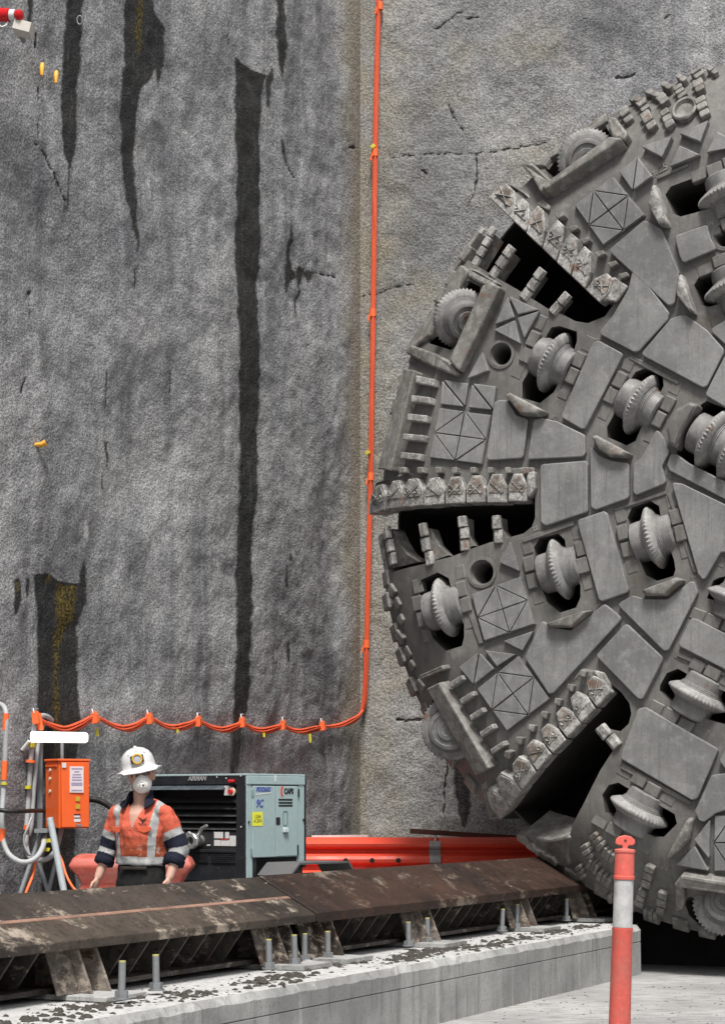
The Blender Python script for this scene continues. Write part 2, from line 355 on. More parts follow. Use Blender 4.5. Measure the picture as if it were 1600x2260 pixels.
def wall(name, tgrid, zgrid, pt, nrm, is_end, label):
    T, Z = np.meshgrid(tgrid, zgrid); shp = T.shape
    base = np.array([pt(0, 0), pt(1, 0)]); X = base[0][0] + (base[1][0] - base[0][0]) * T; Y = base[0][1] + (base[1][1] - base[0][1]) * T
    px = CX + FPX * X / np.maximum(Y, .5); py = HY - FPX * (Z - CAMZ) / np.maximum(Y, .5); px = np.where(Y < 1, -9e3, px)
    disp = fbm(T * .8 + 9, Z * .7, 5, 2 + is_end) * .10 + fbm(T * 7, Z * 7, 3, 12) * .014
    wet = strips(px, py, WET); crack = lines(px, py, CRACK)
    disp = disp - np.clip(crack, 0, 1) * .03
    if not is_end: disp = disp * np.clip((CORN.dot(T3) - T) / .4, 0, 1)
    else: disp = disp * np.clip((T - CORN.x) / .25, 0, 1)
    V = np.stack([X + nrm[0] * disp, Y + nrm[1] * disp, Z], -1).reshape(-1, 3)
    n1, n0 = shp; idx = np.arange(n1 * n0).reshape(shp)
    F = np.stack([idx[:-1, :-1], idx[:-1, 1:], idx[1:, 1:], idx[1:, :-1]], -1).reshape(-1, 4)
    me = bpy.data.meshes.new(name); me.vertices.add(len(V)); me.vertices.foreach_set('co', V.ravel())
    me.loops.add(F.size); me.loops.foreach_set('vertex_index', F.ravel().astype(np.int32)); me.polygons.add(len(F))
    me.polygons.foreach_set('loop_start', np.arange(0, F.size, 4, dtype=np.int32)); me.update(calc_edges=True)
    me.polygons.foreach_set('use_smooth', [True] * len(F))
    seam = np.exp(-((px - 786 - fbm(py / 90., px / 400., 2, 8) * 26) / 26.0) ** 2) + .55 * np.exp(-((px - 845 - fbm(py / 60., px / 300., 3, 4) * 50) / 34.0) ** 2)
    seam = seam + .8 * np.clip(fbm(px / 170., py / 110., 3, 77) - .12, 0, 1) * (px > 800) * 2
    ent = np.clip((px - 770) / 40, 0, 1) * np.clip(1 - (px - 1180) / 260 - (300 - py) / 900, 0.15, 1) if is_end else np.clip((px - 752) / 42, 0, 1)
    # soft darker patches, broken up by noise
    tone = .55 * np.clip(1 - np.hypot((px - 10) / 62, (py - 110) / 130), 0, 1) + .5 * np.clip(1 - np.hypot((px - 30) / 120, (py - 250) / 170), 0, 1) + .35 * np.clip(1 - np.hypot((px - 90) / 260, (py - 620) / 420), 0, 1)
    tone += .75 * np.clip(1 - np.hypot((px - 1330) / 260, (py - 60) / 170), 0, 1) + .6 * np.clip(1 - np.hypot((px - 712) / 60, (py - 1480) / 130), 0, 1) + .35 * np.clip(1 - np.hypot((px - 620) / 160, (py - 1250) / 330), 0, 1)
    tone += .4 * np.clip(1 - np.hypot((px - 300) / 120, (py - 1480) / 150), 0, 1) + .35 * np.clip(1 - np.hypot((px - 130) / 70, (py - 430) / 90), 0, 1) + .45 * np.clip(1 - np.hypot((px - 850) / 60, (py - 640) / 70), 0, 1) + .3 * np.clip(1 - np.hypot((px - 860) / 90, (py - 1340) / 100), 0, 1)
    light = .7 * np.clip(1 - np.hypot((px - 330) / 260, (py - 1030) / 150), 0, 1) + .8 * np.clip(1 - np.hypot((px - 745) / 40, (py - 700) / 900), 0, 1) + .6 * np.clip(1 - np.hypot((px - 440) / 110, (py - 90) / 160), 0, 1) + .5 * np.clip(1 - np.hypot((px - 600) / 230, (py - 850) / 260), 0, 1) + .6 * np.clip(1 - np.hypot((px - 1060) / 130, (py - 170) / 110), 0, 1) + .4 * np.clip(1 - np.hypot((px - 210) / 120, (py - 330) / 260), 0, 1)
    nz = fbm(px / 110., py / 150., 4, 21)
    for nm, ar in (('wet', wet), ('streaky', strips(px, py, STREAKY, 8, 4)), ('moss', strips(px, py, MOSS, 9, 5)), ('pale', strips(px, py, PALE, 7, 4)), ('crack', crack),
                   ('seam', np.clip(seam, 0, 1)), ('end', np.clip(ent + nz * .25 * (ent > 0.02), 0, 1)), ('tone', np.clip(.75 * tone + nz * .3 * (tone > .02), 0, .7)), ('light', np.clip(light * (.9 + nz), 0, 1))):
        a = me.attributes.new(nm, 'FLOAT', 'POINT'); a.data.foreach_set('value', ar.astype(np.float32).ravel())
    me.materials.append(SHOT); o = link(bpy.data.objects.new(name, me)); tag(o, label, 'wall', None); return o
tc = CORN.dot(T3)
tg = np.concatenate([np.arange(-8, 11.6, .4), np.arange(11.6, tc - .001, .021), [tc]])
zg = np.concatenate([np.arange(-.1, 9.9, .0215), np.arange(9.9, 15.2, .4)])
b0 = L3 * WS
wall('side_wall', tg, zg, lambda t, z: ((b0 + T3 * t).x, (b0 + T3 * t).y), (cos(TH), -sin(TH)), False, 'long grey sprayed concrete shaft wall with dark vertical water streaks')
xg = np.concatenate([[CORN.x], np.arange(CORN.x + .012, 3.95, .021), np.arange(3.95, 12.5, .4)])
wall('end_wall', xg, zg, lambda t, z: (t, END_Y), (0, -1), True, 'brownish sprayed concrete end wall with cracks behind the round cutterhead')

def floor_mat():
    m = NT('dusty_concrete'); ps = m.pos()
    a = m.noise(.8, 6, .62, ps); b = m.noise(5, 6, .68, m.pos((1, 3.2, 1))); c = m.noise(38, 4, .7, ps)
    col = m.mix(m.ramp(a, .35, .65), (.25, .25, .247), (.37, .367, .36)); col = m.mix(m.ramp(b, .46, .68, 0, .85), col, (.15, .147, .142))
    col = m.mix(m.ramp(c, .58, .68, 0, .6), col, (.07, .065, .06))
    return m.done(col, .9, m.bump(m.math('ADD', b, m.math('MULTIPLY', c, .5)), .012, .7), 0, .25)
FLOOR = floor_mat()
g = MB(); n = 40
for i in range(n + 1):
    for j in range(n + 1): g.v.append((-45 + 90 * i / n, -30 + 75 * j / n, 0))
g.f = [(i * (n + 1) + j, (i + 1) * (n + 1) + j, (i + 1) * (n + 1) + j + 1, i * (n + 1) + j + 1) for i in range(n) for j in range(n)]; g.m = [0] * len(g.f)
tag(obj('floor', g, FLOOR), kind='structure')
# ================================================================== TUNNEL BORING MACHINE CUTTERHEAD
RR, R1 = 3.70, 2.86                                      # outer radius, radius where the face starts to curve back
CRIM = Vector((3.506, 16.875, 3.985)); NO = Vector((-sin(TH), -cos(TH), 0)); EU = Vector((cos(TH), -sin(TH), 0))
KB = .45 / (RR - R1) ** 2
CF = CRIM + NO * .45
MH = basis(EU, Vector((0, 0, 1)), NO, CF); MHI = MH.inverted()
def dep(r): return 0.0 if r < R1 else -KB * (min(r, RR + .25) - R1) ** 2
def surf(u, v, h=0.0): return Vector((u, v, dep(hypot(u, v)))) + snorm(u, v) * h
def snorm(u, v):
    r = hypot(u, v)
    if r <= R1: return Vector((0, 0, 1))
    k = 2 * KB * (min(r, RR) - R1); return Vector((u / r * k, v / r * k, 1)).normalized()
_o = MHI @ O3
def pj(px, py, h=0.0):                                   # where the line of sight meets the face (h above it): its u, v
    d = (MHI.to_3x3() @ ray(px, py)); z = h; 
    for i in range(40):
        k = (z - _o.z) / d.z; q = _o + d * k; nz = dep(hypot(q.x, q.y)) + h; z = z * .4 + nz * .6
    return (q.x, q.y)
def rg(ox, oy, s): return lambda x, y: (ox + x * s, oy + y * s)
A, B, Cc, D, E_, F_, G_ = rg(1050, 130, .34375), rg(820, 450, .3125), rg(1250, 650, .2212), rg(800, 1000, .325), rg(1250, 1050, .2434), rg(900, 1400, .325), rg(1150, 1450, .3583)
H_, I_, J_, K_ = rg(1300, 130, .1875), rg(1400, 350, .1549), rg(1230, 1500, .2743), rg(820, 1130, .1991)
def uv(reg, pts, h=0.0): return [pj(*reg(x, y), h) for x, y in pts]

def steel_mat(name, base, worn=0.0, rust=.12):
    m = NT(name); ps = m.pos(); n1 = m.noise(1.6, 6, .62); n2 = m.noise(9, 5, .65); st = m.noise(5, 5, .68, m.pos((5, 5, .35))); fine = m.noise(48, 4, .7)
    hi = tuple(min(1, x * 1.25) for x in base); lo = tuple(x * .62 for x in base)
    c = m.mix(m.ramp(n1, .36, .66), lo, base); c = m.mix(m.ramp(n2, .48, .72, 0, .55), c, hi)
    c = m.mix(m.ramp(st, .48, .7, 0, .55), c, tuple(x * .5 for x in base))
    c = m.mix(m.ramp(m.noise(3.1, 6, .72, ps), .6, .75, 0, .5), c, (.33, .32, .305))
    c = m.mix(m.ramp(m.noise(2.4, 6, .7, m.pos((1, 1, 1.3))), .58, .72, 0, rust * 2.4), c, (.10, .075, .05))
    if worn:
        c = m.mix(m.ramp(m.noise(11, 5, .72), .44, .62, 0, worn), c, (.50, .49, .47)); c = m.mix(m.ramp(fine, .5, .66, 0, worn), c, (.07, .066, .06))
        c = m.mix(m.ramp(m.noise(6.5, 5, .7), .6, .7, 0, .75), c, (.17, .075, .035))
    c = m.mix(m.ramp(fine, .3, .7, .22, 0), c, (.05, .05, .048))
    return m.done(c, m.ramp(n2, .3, .7, .42, .72), m.bump(m.math('ADD', m.math('MULTIPLY', fine, .6), m.math('MULTIPLY', m.noise(17, 4, .6), .8)), .004 + .008 * worn, .6 + .3 * worn), 0, .4)
PLATE = steel_mat('grey_plate_steel', (.232, .231, .227), 0, .05)
BASE = steel_mat('muddy_grey_steel', (.165, .160, .150), .0, .22)
GAUGE = steel_mat('weathered_gauge_steel', (.185, .177, .162), .3, .3)
RUSTT = steel_mat('rusty_tooth_steel', (.19, .15, .12), .5, .35)
WORN = steel_mat('worn_hardfaced_steel', (.29, .283, .27), .8, .1)
RINGM = steel_mat('bright_cutter_ring_steel', (.29, .287, .28), .3, .04)
CUT = steel_mat('cutter_steel', (.205, .203, .198), .12, .05)
DARK = plain('shade_black_steel', (.012, .012, .012), .9, .3, (.01, .01, .01))  # near-black colour paints in the shade inside the head and holes
INNER = plain('shade_toned_inner_steel', (.06, .057, .052), .8, .5, (.02, .02, .02), 5)  # slot and pocket shade put into the colour of the inner walls

CH = thing('cutterhead', CF, 'huge round grey tunnel boring machine cutterhead studded with disc cutters and armour plates', 'cutterhead')
CH.matrix_world = MH

# ---- the face: one sheet with its slots, cutter pockets and round ports cut through
slot1 = uv(A, [(120, 905), (205, 1000), (800, 1540), (905, 1500), (890, 1565), (830, 1650), (720, 1695), (640, 1682), (560, 1640), (480, 1612), (270, 1480), (130, 1400), (20, 1335), (-130, 1230)])
slot2 = uv(D, [(-60, 395), (180, 360), (640, 325), (1100, 305), (1172, 240), (1172, 440), (1150, 500), (1095, 545), (1000, 572), (860, 608), (740, 650), (600, 705), (410, 755), (230, 802), (60, 850), (-80, 800)])
slot3 = uv(F_, [(560, 1420), (640, 1200), (690, 1130), (1350, 395), (1365, 325), (1450, 395), (1505, 470), (1518, 540), (1500, 610), (1450, 655), (1400, 780), (1310, 920), (1200, 1140), (1120, 1290), (1085, 1420), (980, 1640), (700, 1640)])
pockets = [uv(*q) for q in [
 (A, [(445, 705), (500, 800), (885, 525), (830, 415), (700, 480), (520, 610)]),
 (I_, [(440, 510), (520, 390), (760, 300), (1400, 100), (1700, 300), (1600, 540), (850, 770), (660, 820), (560, 780)]),
 (I_, [(850, 1800), (920, 1680), (1090, 1620), (1400, 1500), (1700, 1650), (1600, 1900), (1240, 2060), (1060, 2110), (950, 2080)]),
 (B, [(470, 760), (600, 575), (685, 540), (768, 582), (768, 640), (600, 1000), (560, 1030), (410, 985), (405, 930)]),
 (B, [(1240, 920), (1270, 870), (1330, 860), (1450, 900), (1450, 970), (1400, 1120), (1285, 1330), (1190, 1405), (1065, 1370), (1065, 1260), (1110, 1180)]),
 (Cc, [(650, 830), (690, 770), (780, 735), (960, 800), (970, 910), (900, 1060), (740, 1340), (690, 1460), (600, 1505), (410, 1420), (405, 1320), (500, 1150)]),
 (Cc, [(1100, 1590), (1150, 1400), (1250, 1225), (1350, 1090), (1400, 1060), (1582, 1130), (1830, 1250), (1900, 1400), (1800, 1960), (1582, 1855), (1220, 1680)]),
 (E_, [(555, 380), (590, 290), (760, 225), (840, 275), (850, 340), (900, 560), (975, 760), (990, 850), (970, 910), (820, 955), (720, 900), (670, 780), (600, 560)]),
 (D, [(1165, 640), (1200, 580), (1330, 545), (1375, 590), (1380, 640), (1430, 780), (1480, 900), (1480, 980), (1450, 1050), (1340, 1085), (1250, 1010), (1190, 830)]),
 (D, [(380, 920), (400, 860), (510, 810), (585, 850), (595, 890), (640, 1030), (690, 1170), (690, 1250), (675, 1310), (565, 1345), (480, 1260), (410, 1090)]),
 (E_, [(850, 1900), (910, 1790), (1010, 1750), (1080, 1790), (1438, 1960), (1620, 2040), (1640, 2240), (1450, 2265), (1250, 2200), (900, 2010), (845, 1950)]),
 (G_, [(500, 850), (540, 790), (600, 775), (640, 800), (860, 920), (945, 970), (960, 1030), (880, 1110), (820, 1110), (520, 960)]),
 (J_, [(1020, 1790), (1060, 1750), (1130, 1760), (1349, 1850), (1600, 1930), (1600, 2080), (1349, 2080), (1200, 2030), (1060, 1900)]),
 (F_, [(165, 440), (215, 470), (345, 770), (300, 800), (170, 640)]),
 (E_, [(1275, 1110), (1330, 950), (1380, 925), (1600, 880), (1720, 1100), (1600, 1200), (1400, 1150)]),
]]
def circle_uv(c, r, n=20): return [(c[0] + r * cos(2 * pi * k / n), c[1] + r * sin(2 * pi * k / n)) for k in range(n)]
PORTS = [(pj(*B(915, 1062)), .095), (pj(*D(812, 812)), .105), (pj(1601, 519), .095)]
holes = [slot1, slot2, slot3] + pockets + [circle_uv(c, r) for c, r in PORTS]
holes += [[(-x, -y) for x, y in h] for h in holes if sum(q[0] for q in h) / len(h) < -.62]   # the head repeats itself half a turn round
pts, cons = [], []
def loop(p):
    b = len(pts); pts.extend([Vector(q) for q in p]); cons.extend([(b + i, b + (i + 1) % len(p)) for i in range(len(p))])
def dens(p, d):
    o = []
    for i in range(len(p)):
        a, b = Vector(p[i]), Vector(p[(i + 1) % len(p)]); k = max(1, int((b - a).length / d)); o += [tuple(a + (b - a) * j / k) for j in range(k)]
    return o
loop(circle_uv((0, 0), RR, 220))
holes = [dens(h, .12) for h in holes]
for h in holes: loop(h)
gs = .085
for i in range(-45, 46):
    for j in range(-45, 46):
        x, y = i * gs + (j % 2) * gs / 2, j * gs * .9
        if hypot(x, y) < RR - .04: pts.append(Vector((x, y)))
vs, es, fs, ov, oe, of = geometry.delaunay_2d_cdt(pts, cons, [], 0, 1e-4)
keep = []
bbs = [(min(q[0] for q in h), max(q[0] for q in h), min(q[1] for q in h), max(q[1] for q in h), h) for h in holes]
for f in fs:
    c = (vs[f[0]] + vs[f[1]] + vs[f[2]]) / 3
    if c.length > RR - .0005: continue
    if any(a < c.x < b and e < c.y < d and inside(c.x, c.y, h) for a, b, e, d, h in bbs): continue
    keep.append(tuple(f) if area2([vs[i] for i in f]) > 0 else tuple(f)[::-1])
mb = MB(); mb.v = [tuple(surf(v.x, v.y)) for v in vs]; mb.f = list(keep); mb.m = [0] * len(keep)
cnt = {}
for f in keep:
    for i in range(3): cnt[(f[i], f[(i + 1) % 3])] = 1
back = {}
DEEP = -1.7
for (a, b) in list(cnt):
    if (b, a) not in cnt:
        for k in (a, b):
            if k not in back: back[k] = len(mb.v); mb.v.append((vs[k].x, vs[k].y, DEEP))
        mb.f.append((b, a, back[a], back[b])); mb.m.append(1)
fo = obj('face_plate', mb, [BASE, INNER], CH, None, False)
me = fo.data; me.polygons.foreach_set('use_smooth', [len(p.vertices) == 3 for p in me.polygons]); me.set_sharp_from_angle(angle=radians(35))
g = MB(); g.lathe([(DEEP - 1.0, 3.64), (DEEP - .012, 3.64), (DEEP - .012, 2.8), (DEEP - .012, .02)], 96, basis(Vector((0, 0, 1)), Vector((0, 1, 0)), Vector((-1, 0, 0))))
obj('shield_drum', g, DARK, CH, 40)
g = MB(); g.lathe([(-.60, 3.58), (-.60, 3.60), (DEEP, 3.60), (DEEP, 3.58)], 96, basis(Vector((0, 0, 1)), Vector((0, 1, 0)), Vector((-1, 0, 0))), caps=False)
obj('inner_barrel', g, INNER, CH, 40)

# ---- raised pieces
def slab(name, p, h=.035, r=.03, b=.009, mat=None, low=-.02, parent=None, n=4, tilt=None):
    p = ccw(p); p = round_poly(p, r, n) if r > 0 else p
    b = min(b, .55 * abs(area2(p)) / sum(hypot(p[i][0] - p[i - 1][0], p[i][1] - p[i - 1][1]) for i in range(len(p)))); q = inset(p, b); e = inset(p, b * .3); mb = MB()
    tl = (lambda x, y: 0) if tilt is None else tilt
    mb.prism([[surf(x, y, low) for x, y in p], [surf(x, y, h - b + tl(x, y)) for x, y in p], [surf(x, y, h - b * .3 + tl(x, y)) for x, y in e], [surf(x, y, h + tl(x, y)) for x, y in q]], False, True)
    return obj(name, mb, mat or PLATE, parent or CH, None, False)
def plates(reg, lst, h=.05, r=.035, **k):
    for p in lst:
        hh = h + random.uniform(-.004, .005); slab('armour_plate', uv(reg, p, hh), hh, r, **k)
plates(A, [[(848, 1228), (1080, 1030), (1190, 1085), (1305, 1365), (1275, 1570), (1235, 1582)]])
plates(Cc, [[(310, 385), (455, 215), (615, -60), (660, -265), (755, -175), (1025, 180), (1010, 250), (720, 565), (670, 572)],
            [(735, 595), (1035, 240), (1125, 205), (1195, 200), (1400, 350), (1568, 540), (1565, 585), (1400, 915), (1355, 925)],
            [(1420, 350), (1582, 252), (1750, 230), (1750, 640), (1600, 510)],
            [(1378, 1000), (1572, 620), (1640, 560), (1850, 640), (1850, 1210), (1582, 1122)],
            [(265, 465), (330, 460), (570, 590), (185, 1335), (150, 1342), (-60, 1220)],
            [(665, 1690), (735, 1640), (815, 1500), (900, 1330), (975, 1440), (1028, 1570), (950, 1715), (996, 1880), (690, 2005), (662, 1970)],
            [(234, 1500), (320, 1600), (450, 1655), (625, 1680), (622, 2030), (285, 2150), (242, 2120)],
            [(1000, 1700), (1035, 1590), (1100, 1590), (1220, 1680), (1582, 1865), (1850, 1990), (1850, 2230), (1582, 2045), (1030, 1760)]])
plates(D, [[(1205, 75), (1515, 50), (1527, 75), (1527, 395), (1510, 405), (1240, 495), (1208, 470)]])
plates(B, [[(1100, 1800), (1140, 1520), (1200, 1510), (1300, 1530), (1505, 1630), (1510, 1760), (1490, 1785), (1110, 1805)],
           [(808, 1812), (862, 1400), (900, 1382), (960, 1385), (1020, 1490), (1105, 1518), (1068, 1795)]])
plates(E_, [[(-380, 1650), (-222, 1305), (-150, 1370), (40, 1400), (345, 1158), (505, 1295), (-115, 1968), (-160, 1985)],
            [(262, 1632), (540, 1335), (868, 1645), (865, 1685), (690, 2028), (650, 2028)],
            [(452, 1165), (600, 1085), (720, 1118), (920, 1120), (1120, 958), (1160, 960), (1192, 1060), (925, 1585), (880, 1592)],
            [(92, 402), (340, 318), (368, 340), (568, 1055), (318, 1142), (290, 1120)],
            [(950, 55), (1050, 70), (1438, 258), (1700, 370), (1700, 740), (1400, 690), (1260, 930), (1232, 942), (1190, 890)],
            [(1005, 1540), (1130, 1290), (1180, 1298), (1438, 1430), (1750, 1590), (1750, 1900), (1438, 1760)]])
plates(G_, [[(605, 625), (720, 318), (765, 310), (1215, 570), (1085, 875), (1050, 885)]])
plates(J_, [[(1298, 655), (1349, 558), (1500, 580), (1500, 720), (1349, 722)], [(1102, 1065), (1240, 768), (1500, 740), (1500, 1060), (1340, 1058), (1272, 1080), (1180, 1152), (1140, 1140)]])
plates(I_, [[(568, 1092), (1040, 930), (1055, 1020), (1085, 1130), (1150, 1250), (1150, 1290), (720, 1475), (680, 1465), (640, 1380)]])
# triangular and square wear tiles; a cross tile is eight triangles with open joints
def tiles(reg, lst, h=.045, r=.006, k=.006):
    for p in lst: slab('wear_tile', inset(ccw(uv(reg, p, h)), k), h + random.uniform(-.006, .004), r, .007, PLATE, n=2)
tiles(H_, [[(605, 1045), (995, 905), (860, 1170)], [(1040, 885), (1420, 715), (1310, 985)], [(930, 1275), (1060, 1008), (1325, 1118)], [(1360, 1115), (1505, 845), (1800, 1000), (1750, 960)]], .06)
tiles(H_, [[(345, 1330), (575, 1145), (510, 1555)], [(575, 1145), (755, 1375), (510, 1555)]], .055)
tiles(B, [[(960, 640), (1012, 800), (858, 858)], [(960, 640), (1190, 745), (1030, 785)], [(1195, 745), (1075, 958), (1022, 800)], [(848, 887), (1012, 812), (1055, 995)], [(780, 1030), (832, 1178), (665, 1242)],
          [(500, 1238), (658, 1435), (485, 1418)], [(505, 1238), (685, 1262), (658, 1435)], [(702, 1262), (858, 1458), (676, 1440)], [(705, 1262), (884, 1283), (858, 1458)]])
tiles(D, [[(1000, 588), (1068, 810), (918, 745)], [(942, 1278), (1168, 1200), (1085, 1350)], [(820, 1335), (1048, 1365), (910, 1458)], [(652, 1450), (790, 1348), (755, 1578)], [(790, 1348), (898, 1465), (755, 1578)]])
tiles(J_, [[(1092, 1292), (1232, 1115), (1226, 1445)], [(940, 1482), (1108, 1328), (1228, 1533)]], .06)
def cross_tile(reg, q, h=.04):
    p = [Vector(a) for a in ccw(uv(reg, q, h))]; m = [(p[i] + p[(i + 1) % 4]) / 2 for i in range(4)]; c = sum(p, Vector((0, 0))) / 4
    for i in range(4):
        for tri in ([p[i], m[i], m[i - 1]], [m[i], m[(i + 1) % 4], c]):
            slab('wear_tile', inset(ccw([tuple(t) for t in tri]), .0045), h + random.uniform(-.006, .006), .003, .004, PLATE, n=1)
    slab('tile_backing', inset([tuple(t) for t in p], -.004), h - .016, .01, .004, BASE, n=2)
cross_tile(A, [(635, 940), (880, 755), (1082, 1000), (815, 1193)]); cross_tile(B, [(485, 1440), (838, 1490), (775, 1838), (412, 1792)])
cross_tile(D, [(738, 960), (1072, 838), (1168, 1162), (825, 1278)]); cross_tile(F_, [(472, 370), (748, 148), (963, 440), (675, 658)])
cross_tile(J_, [(1262, 1095), (1560, 1095), (1560, 1535), (1262, 1535)])

# ---- boat-shaped deflector wedges beside the pockets
def wedge(reg, p, h=.12, bb=.04):
    p = round_poly(ccw(uv(reg, p, h * .6)), .02, 3); mb = MB(); cx_ = sum(a for a, b in p) / len(p); cy_ = sum(b for a, b in p) / len(p); sc_ = lambda k: [(cx_ + (a - cx_) * k, cy_ + (b - cy_) * k) for a, b in p]; q = sc_(.88); q2 = sc_(.74)
    mb.prism([[surf(x, y, -.02) for x, y in p], [surf(x, y, h * .62) for x, y in p], [surf(x, y, h * .94) for x, y in q], [surf(x, y, h) for x, y in q2]], False, True)
    obj('deflector_wedge', mb, WORN if reg in (A, I_) else GAUGE, CH, 50, False)
wedge(A, [(1115, 925), (1138, 805), (1162, 810), (1245, 1078), (1180, 1066), (1120, 965)])
wedge(I_, [(608, 1890), (640, 1650), (692, 1650), (875, 2215), (800, 2190), (615, 1960)])
wedge(B, [(948, 1345), (980, 1332), (1245, 1470), (1190, 1502), (1060, 1492), (962, 1375)])
wedge(Cc, [(252, 1415), (300, 1402), (655, 1592), (600, 1632), (430, 1618), (330, 1552)])
wedge(D, [(1248, 1160), (1520, 1070), (1565, 1068), (1430, 1188), (1260, 1185)]); wedge(E_, [(680, 1045), (1000, 922), (1075, 940), (900, 1090), (720, 1088)])
wedge(J_, [(882, 1425), (1065, 1105), (1092, 1130), (1062, 1290), (1000, 1355), (890, 1445)])
slab('cutter_housing', uv(Cc, [(1000, 1345), (1090, 1150), (1230, 1070), (1335, 1100), (1250, 1225), (1150, 1400), (1110, 1560), (1030, 1490)], .1), .13, .05, .05, BASE)

# ---- disc cutters
RC = .260
def cutter_hub():
    mb = MB(); mb.lathe([(-.182, .01), (-.182, .045), (-.192, .05), (-.192, .085), (-.172, .09), (-.172, .125), (-.185, .13), (-.180, .158), (-.168, .170), (-.12, .174), (-.078, .172), (-.074, .182), (-.066, .184), (-.062, .190), (-.05, .192), (.05, .192), (.062, .190), (.066, .182), (.076, .182), (.08, .173), (.088, .173), (.092, .168), (.13, .167), (.170, .165), (.182, .150), (.185, .13), (.172, .125), (.172, .09), (.192, .085), (.192, .05), (.182, .045), (.182, .01)], 40); return mb
def cutter_ring(worn):
    mb = MB(); N = 138
    def md(q, k):
        return (.008 if k % 3 == 1 else -.006) if q in (4, 5, 6) else 0
    prof = [(-.055, .17), (-.053, .200), (-.045, .216), (-.027, RC - .018), (-.013, RC - .004), (0, RC), (.013, RC - .004), (.027, RC - .018), (.045, .216), (.053, .200), (.055, .17)]
    mb.lathe(prof, N, mod=md, caps=False); return mb
hub0 = ring0 = None
def cutter(cpx, apx, tilt=0.0, sink=.082, R=1.0, xs=1.0):
    global hub0, ring0
    c = pj(*cpx, .02); a2 = pj(cpx[0] + apx[0], cpx[1] + apx[1], .02)
    a = Vector((a2[0] - c[0], a2[1] - c[1], 0)).normalized(); nz = snorm(*c)
    if tilt == 0: nz = (nz * .3 + Vector((0, 0, 1)) * .7).normalized()
    a = (a - nz * a.dot(nz)).normalized(); x = (a * cos(tilt) + nz * sin(tilt)).normalized()
    y = nz.cross(x).normalized(); z = x.cross(y)
    M = basis(x * R * xs, y * R, z * R, surf(c[0], c[1], -sink))
    if hub0 is None:
        hub0 = obj('disc_cutter', cutter_hub(), CUT, CH, 35); hub0.matrix_local = M; h = hub0
        ring0 = obj('cutter_ring', cutter_ring(0), RINGM, h, 50)
    else:
        h = share('disc_cutter', hub0, CH, M); share('cutter_ring', ring0, h)
    return c, a, nz
blk0 = None
def mounts(c, a, nz, side=.235, lens=(.13, .16, .13), skip=()):
    """clamp blocks in line on both sides of a pocket"""
    global blk0
    t = nz.cross(a).normalized(); k = 0
    if blk0 is None:
        mb = MB(); mb.box((0, 0, 0), (.10, .135, .09), None, .009); blk0 = mb.mesh('mount_block'); blk0.materials.append(BASE)
    for sgn in (1, -1):
        for j, q in enumerate((-.2, -.055, .09, .24)):
            k += 1
            if k in skip: continue
            p = Vector((c[0], c[1], 0)) + a * (side + random.uniform(-.01, .012)) * sgn + t * (q + .01)
            hgt = (-.008, .022, .012, -.01)[j] if sgn > 0 else (-.01, .012, .024, -.006)[j]
            o = link(bpy.data.objects.new('mount_block', blk0), CH)
            o.matrix_local = basis(a, t, nz, surf(p.x, p.y, hgt - .03)) @ Matrix.Diagonal((1, .98 + random.uniform(-.05, .03), 1, 1))
def dirto(cpx): d = Vector((1735 - cpx[0], 1093 - cpx[1])); d = d / d.length * 30; return (d.x, d.y)
for cpx, ap in [(B(1268, 1105), (22, 10)), (Cc(715, 1080), (24, 12)), (E_(772, 550), (30, -9)), (D(1322, 780), (30, -9)), (D(532, 1045), (30, -9)), (E_(1162, 2000), (15, -29)), (G_(705, 955), (15, -29)), ((1604, 425), (8, 30)), ((1618, 632), (8, 30)), ((1622, 1322), (12, -30))]:
    mounts(*cutter(cpx, ap))
for cpx in (Cc(1440, 1440), Cc(1660, 1560)): cutter(cpx, (24, 12), 0, .06)
cutter(B(600, 790), (28, 15), radians(16), .05, 1.0)
cutter(A(690, 610), (16, 25), radians(34), .06, 1.0, .75)
cutter((1597, 2003), (6, -30), radians(38), .05, 1.05, .7)
cutter(F_(300, 640), (28, -20), radians(52), -.02, 1.08, .5)

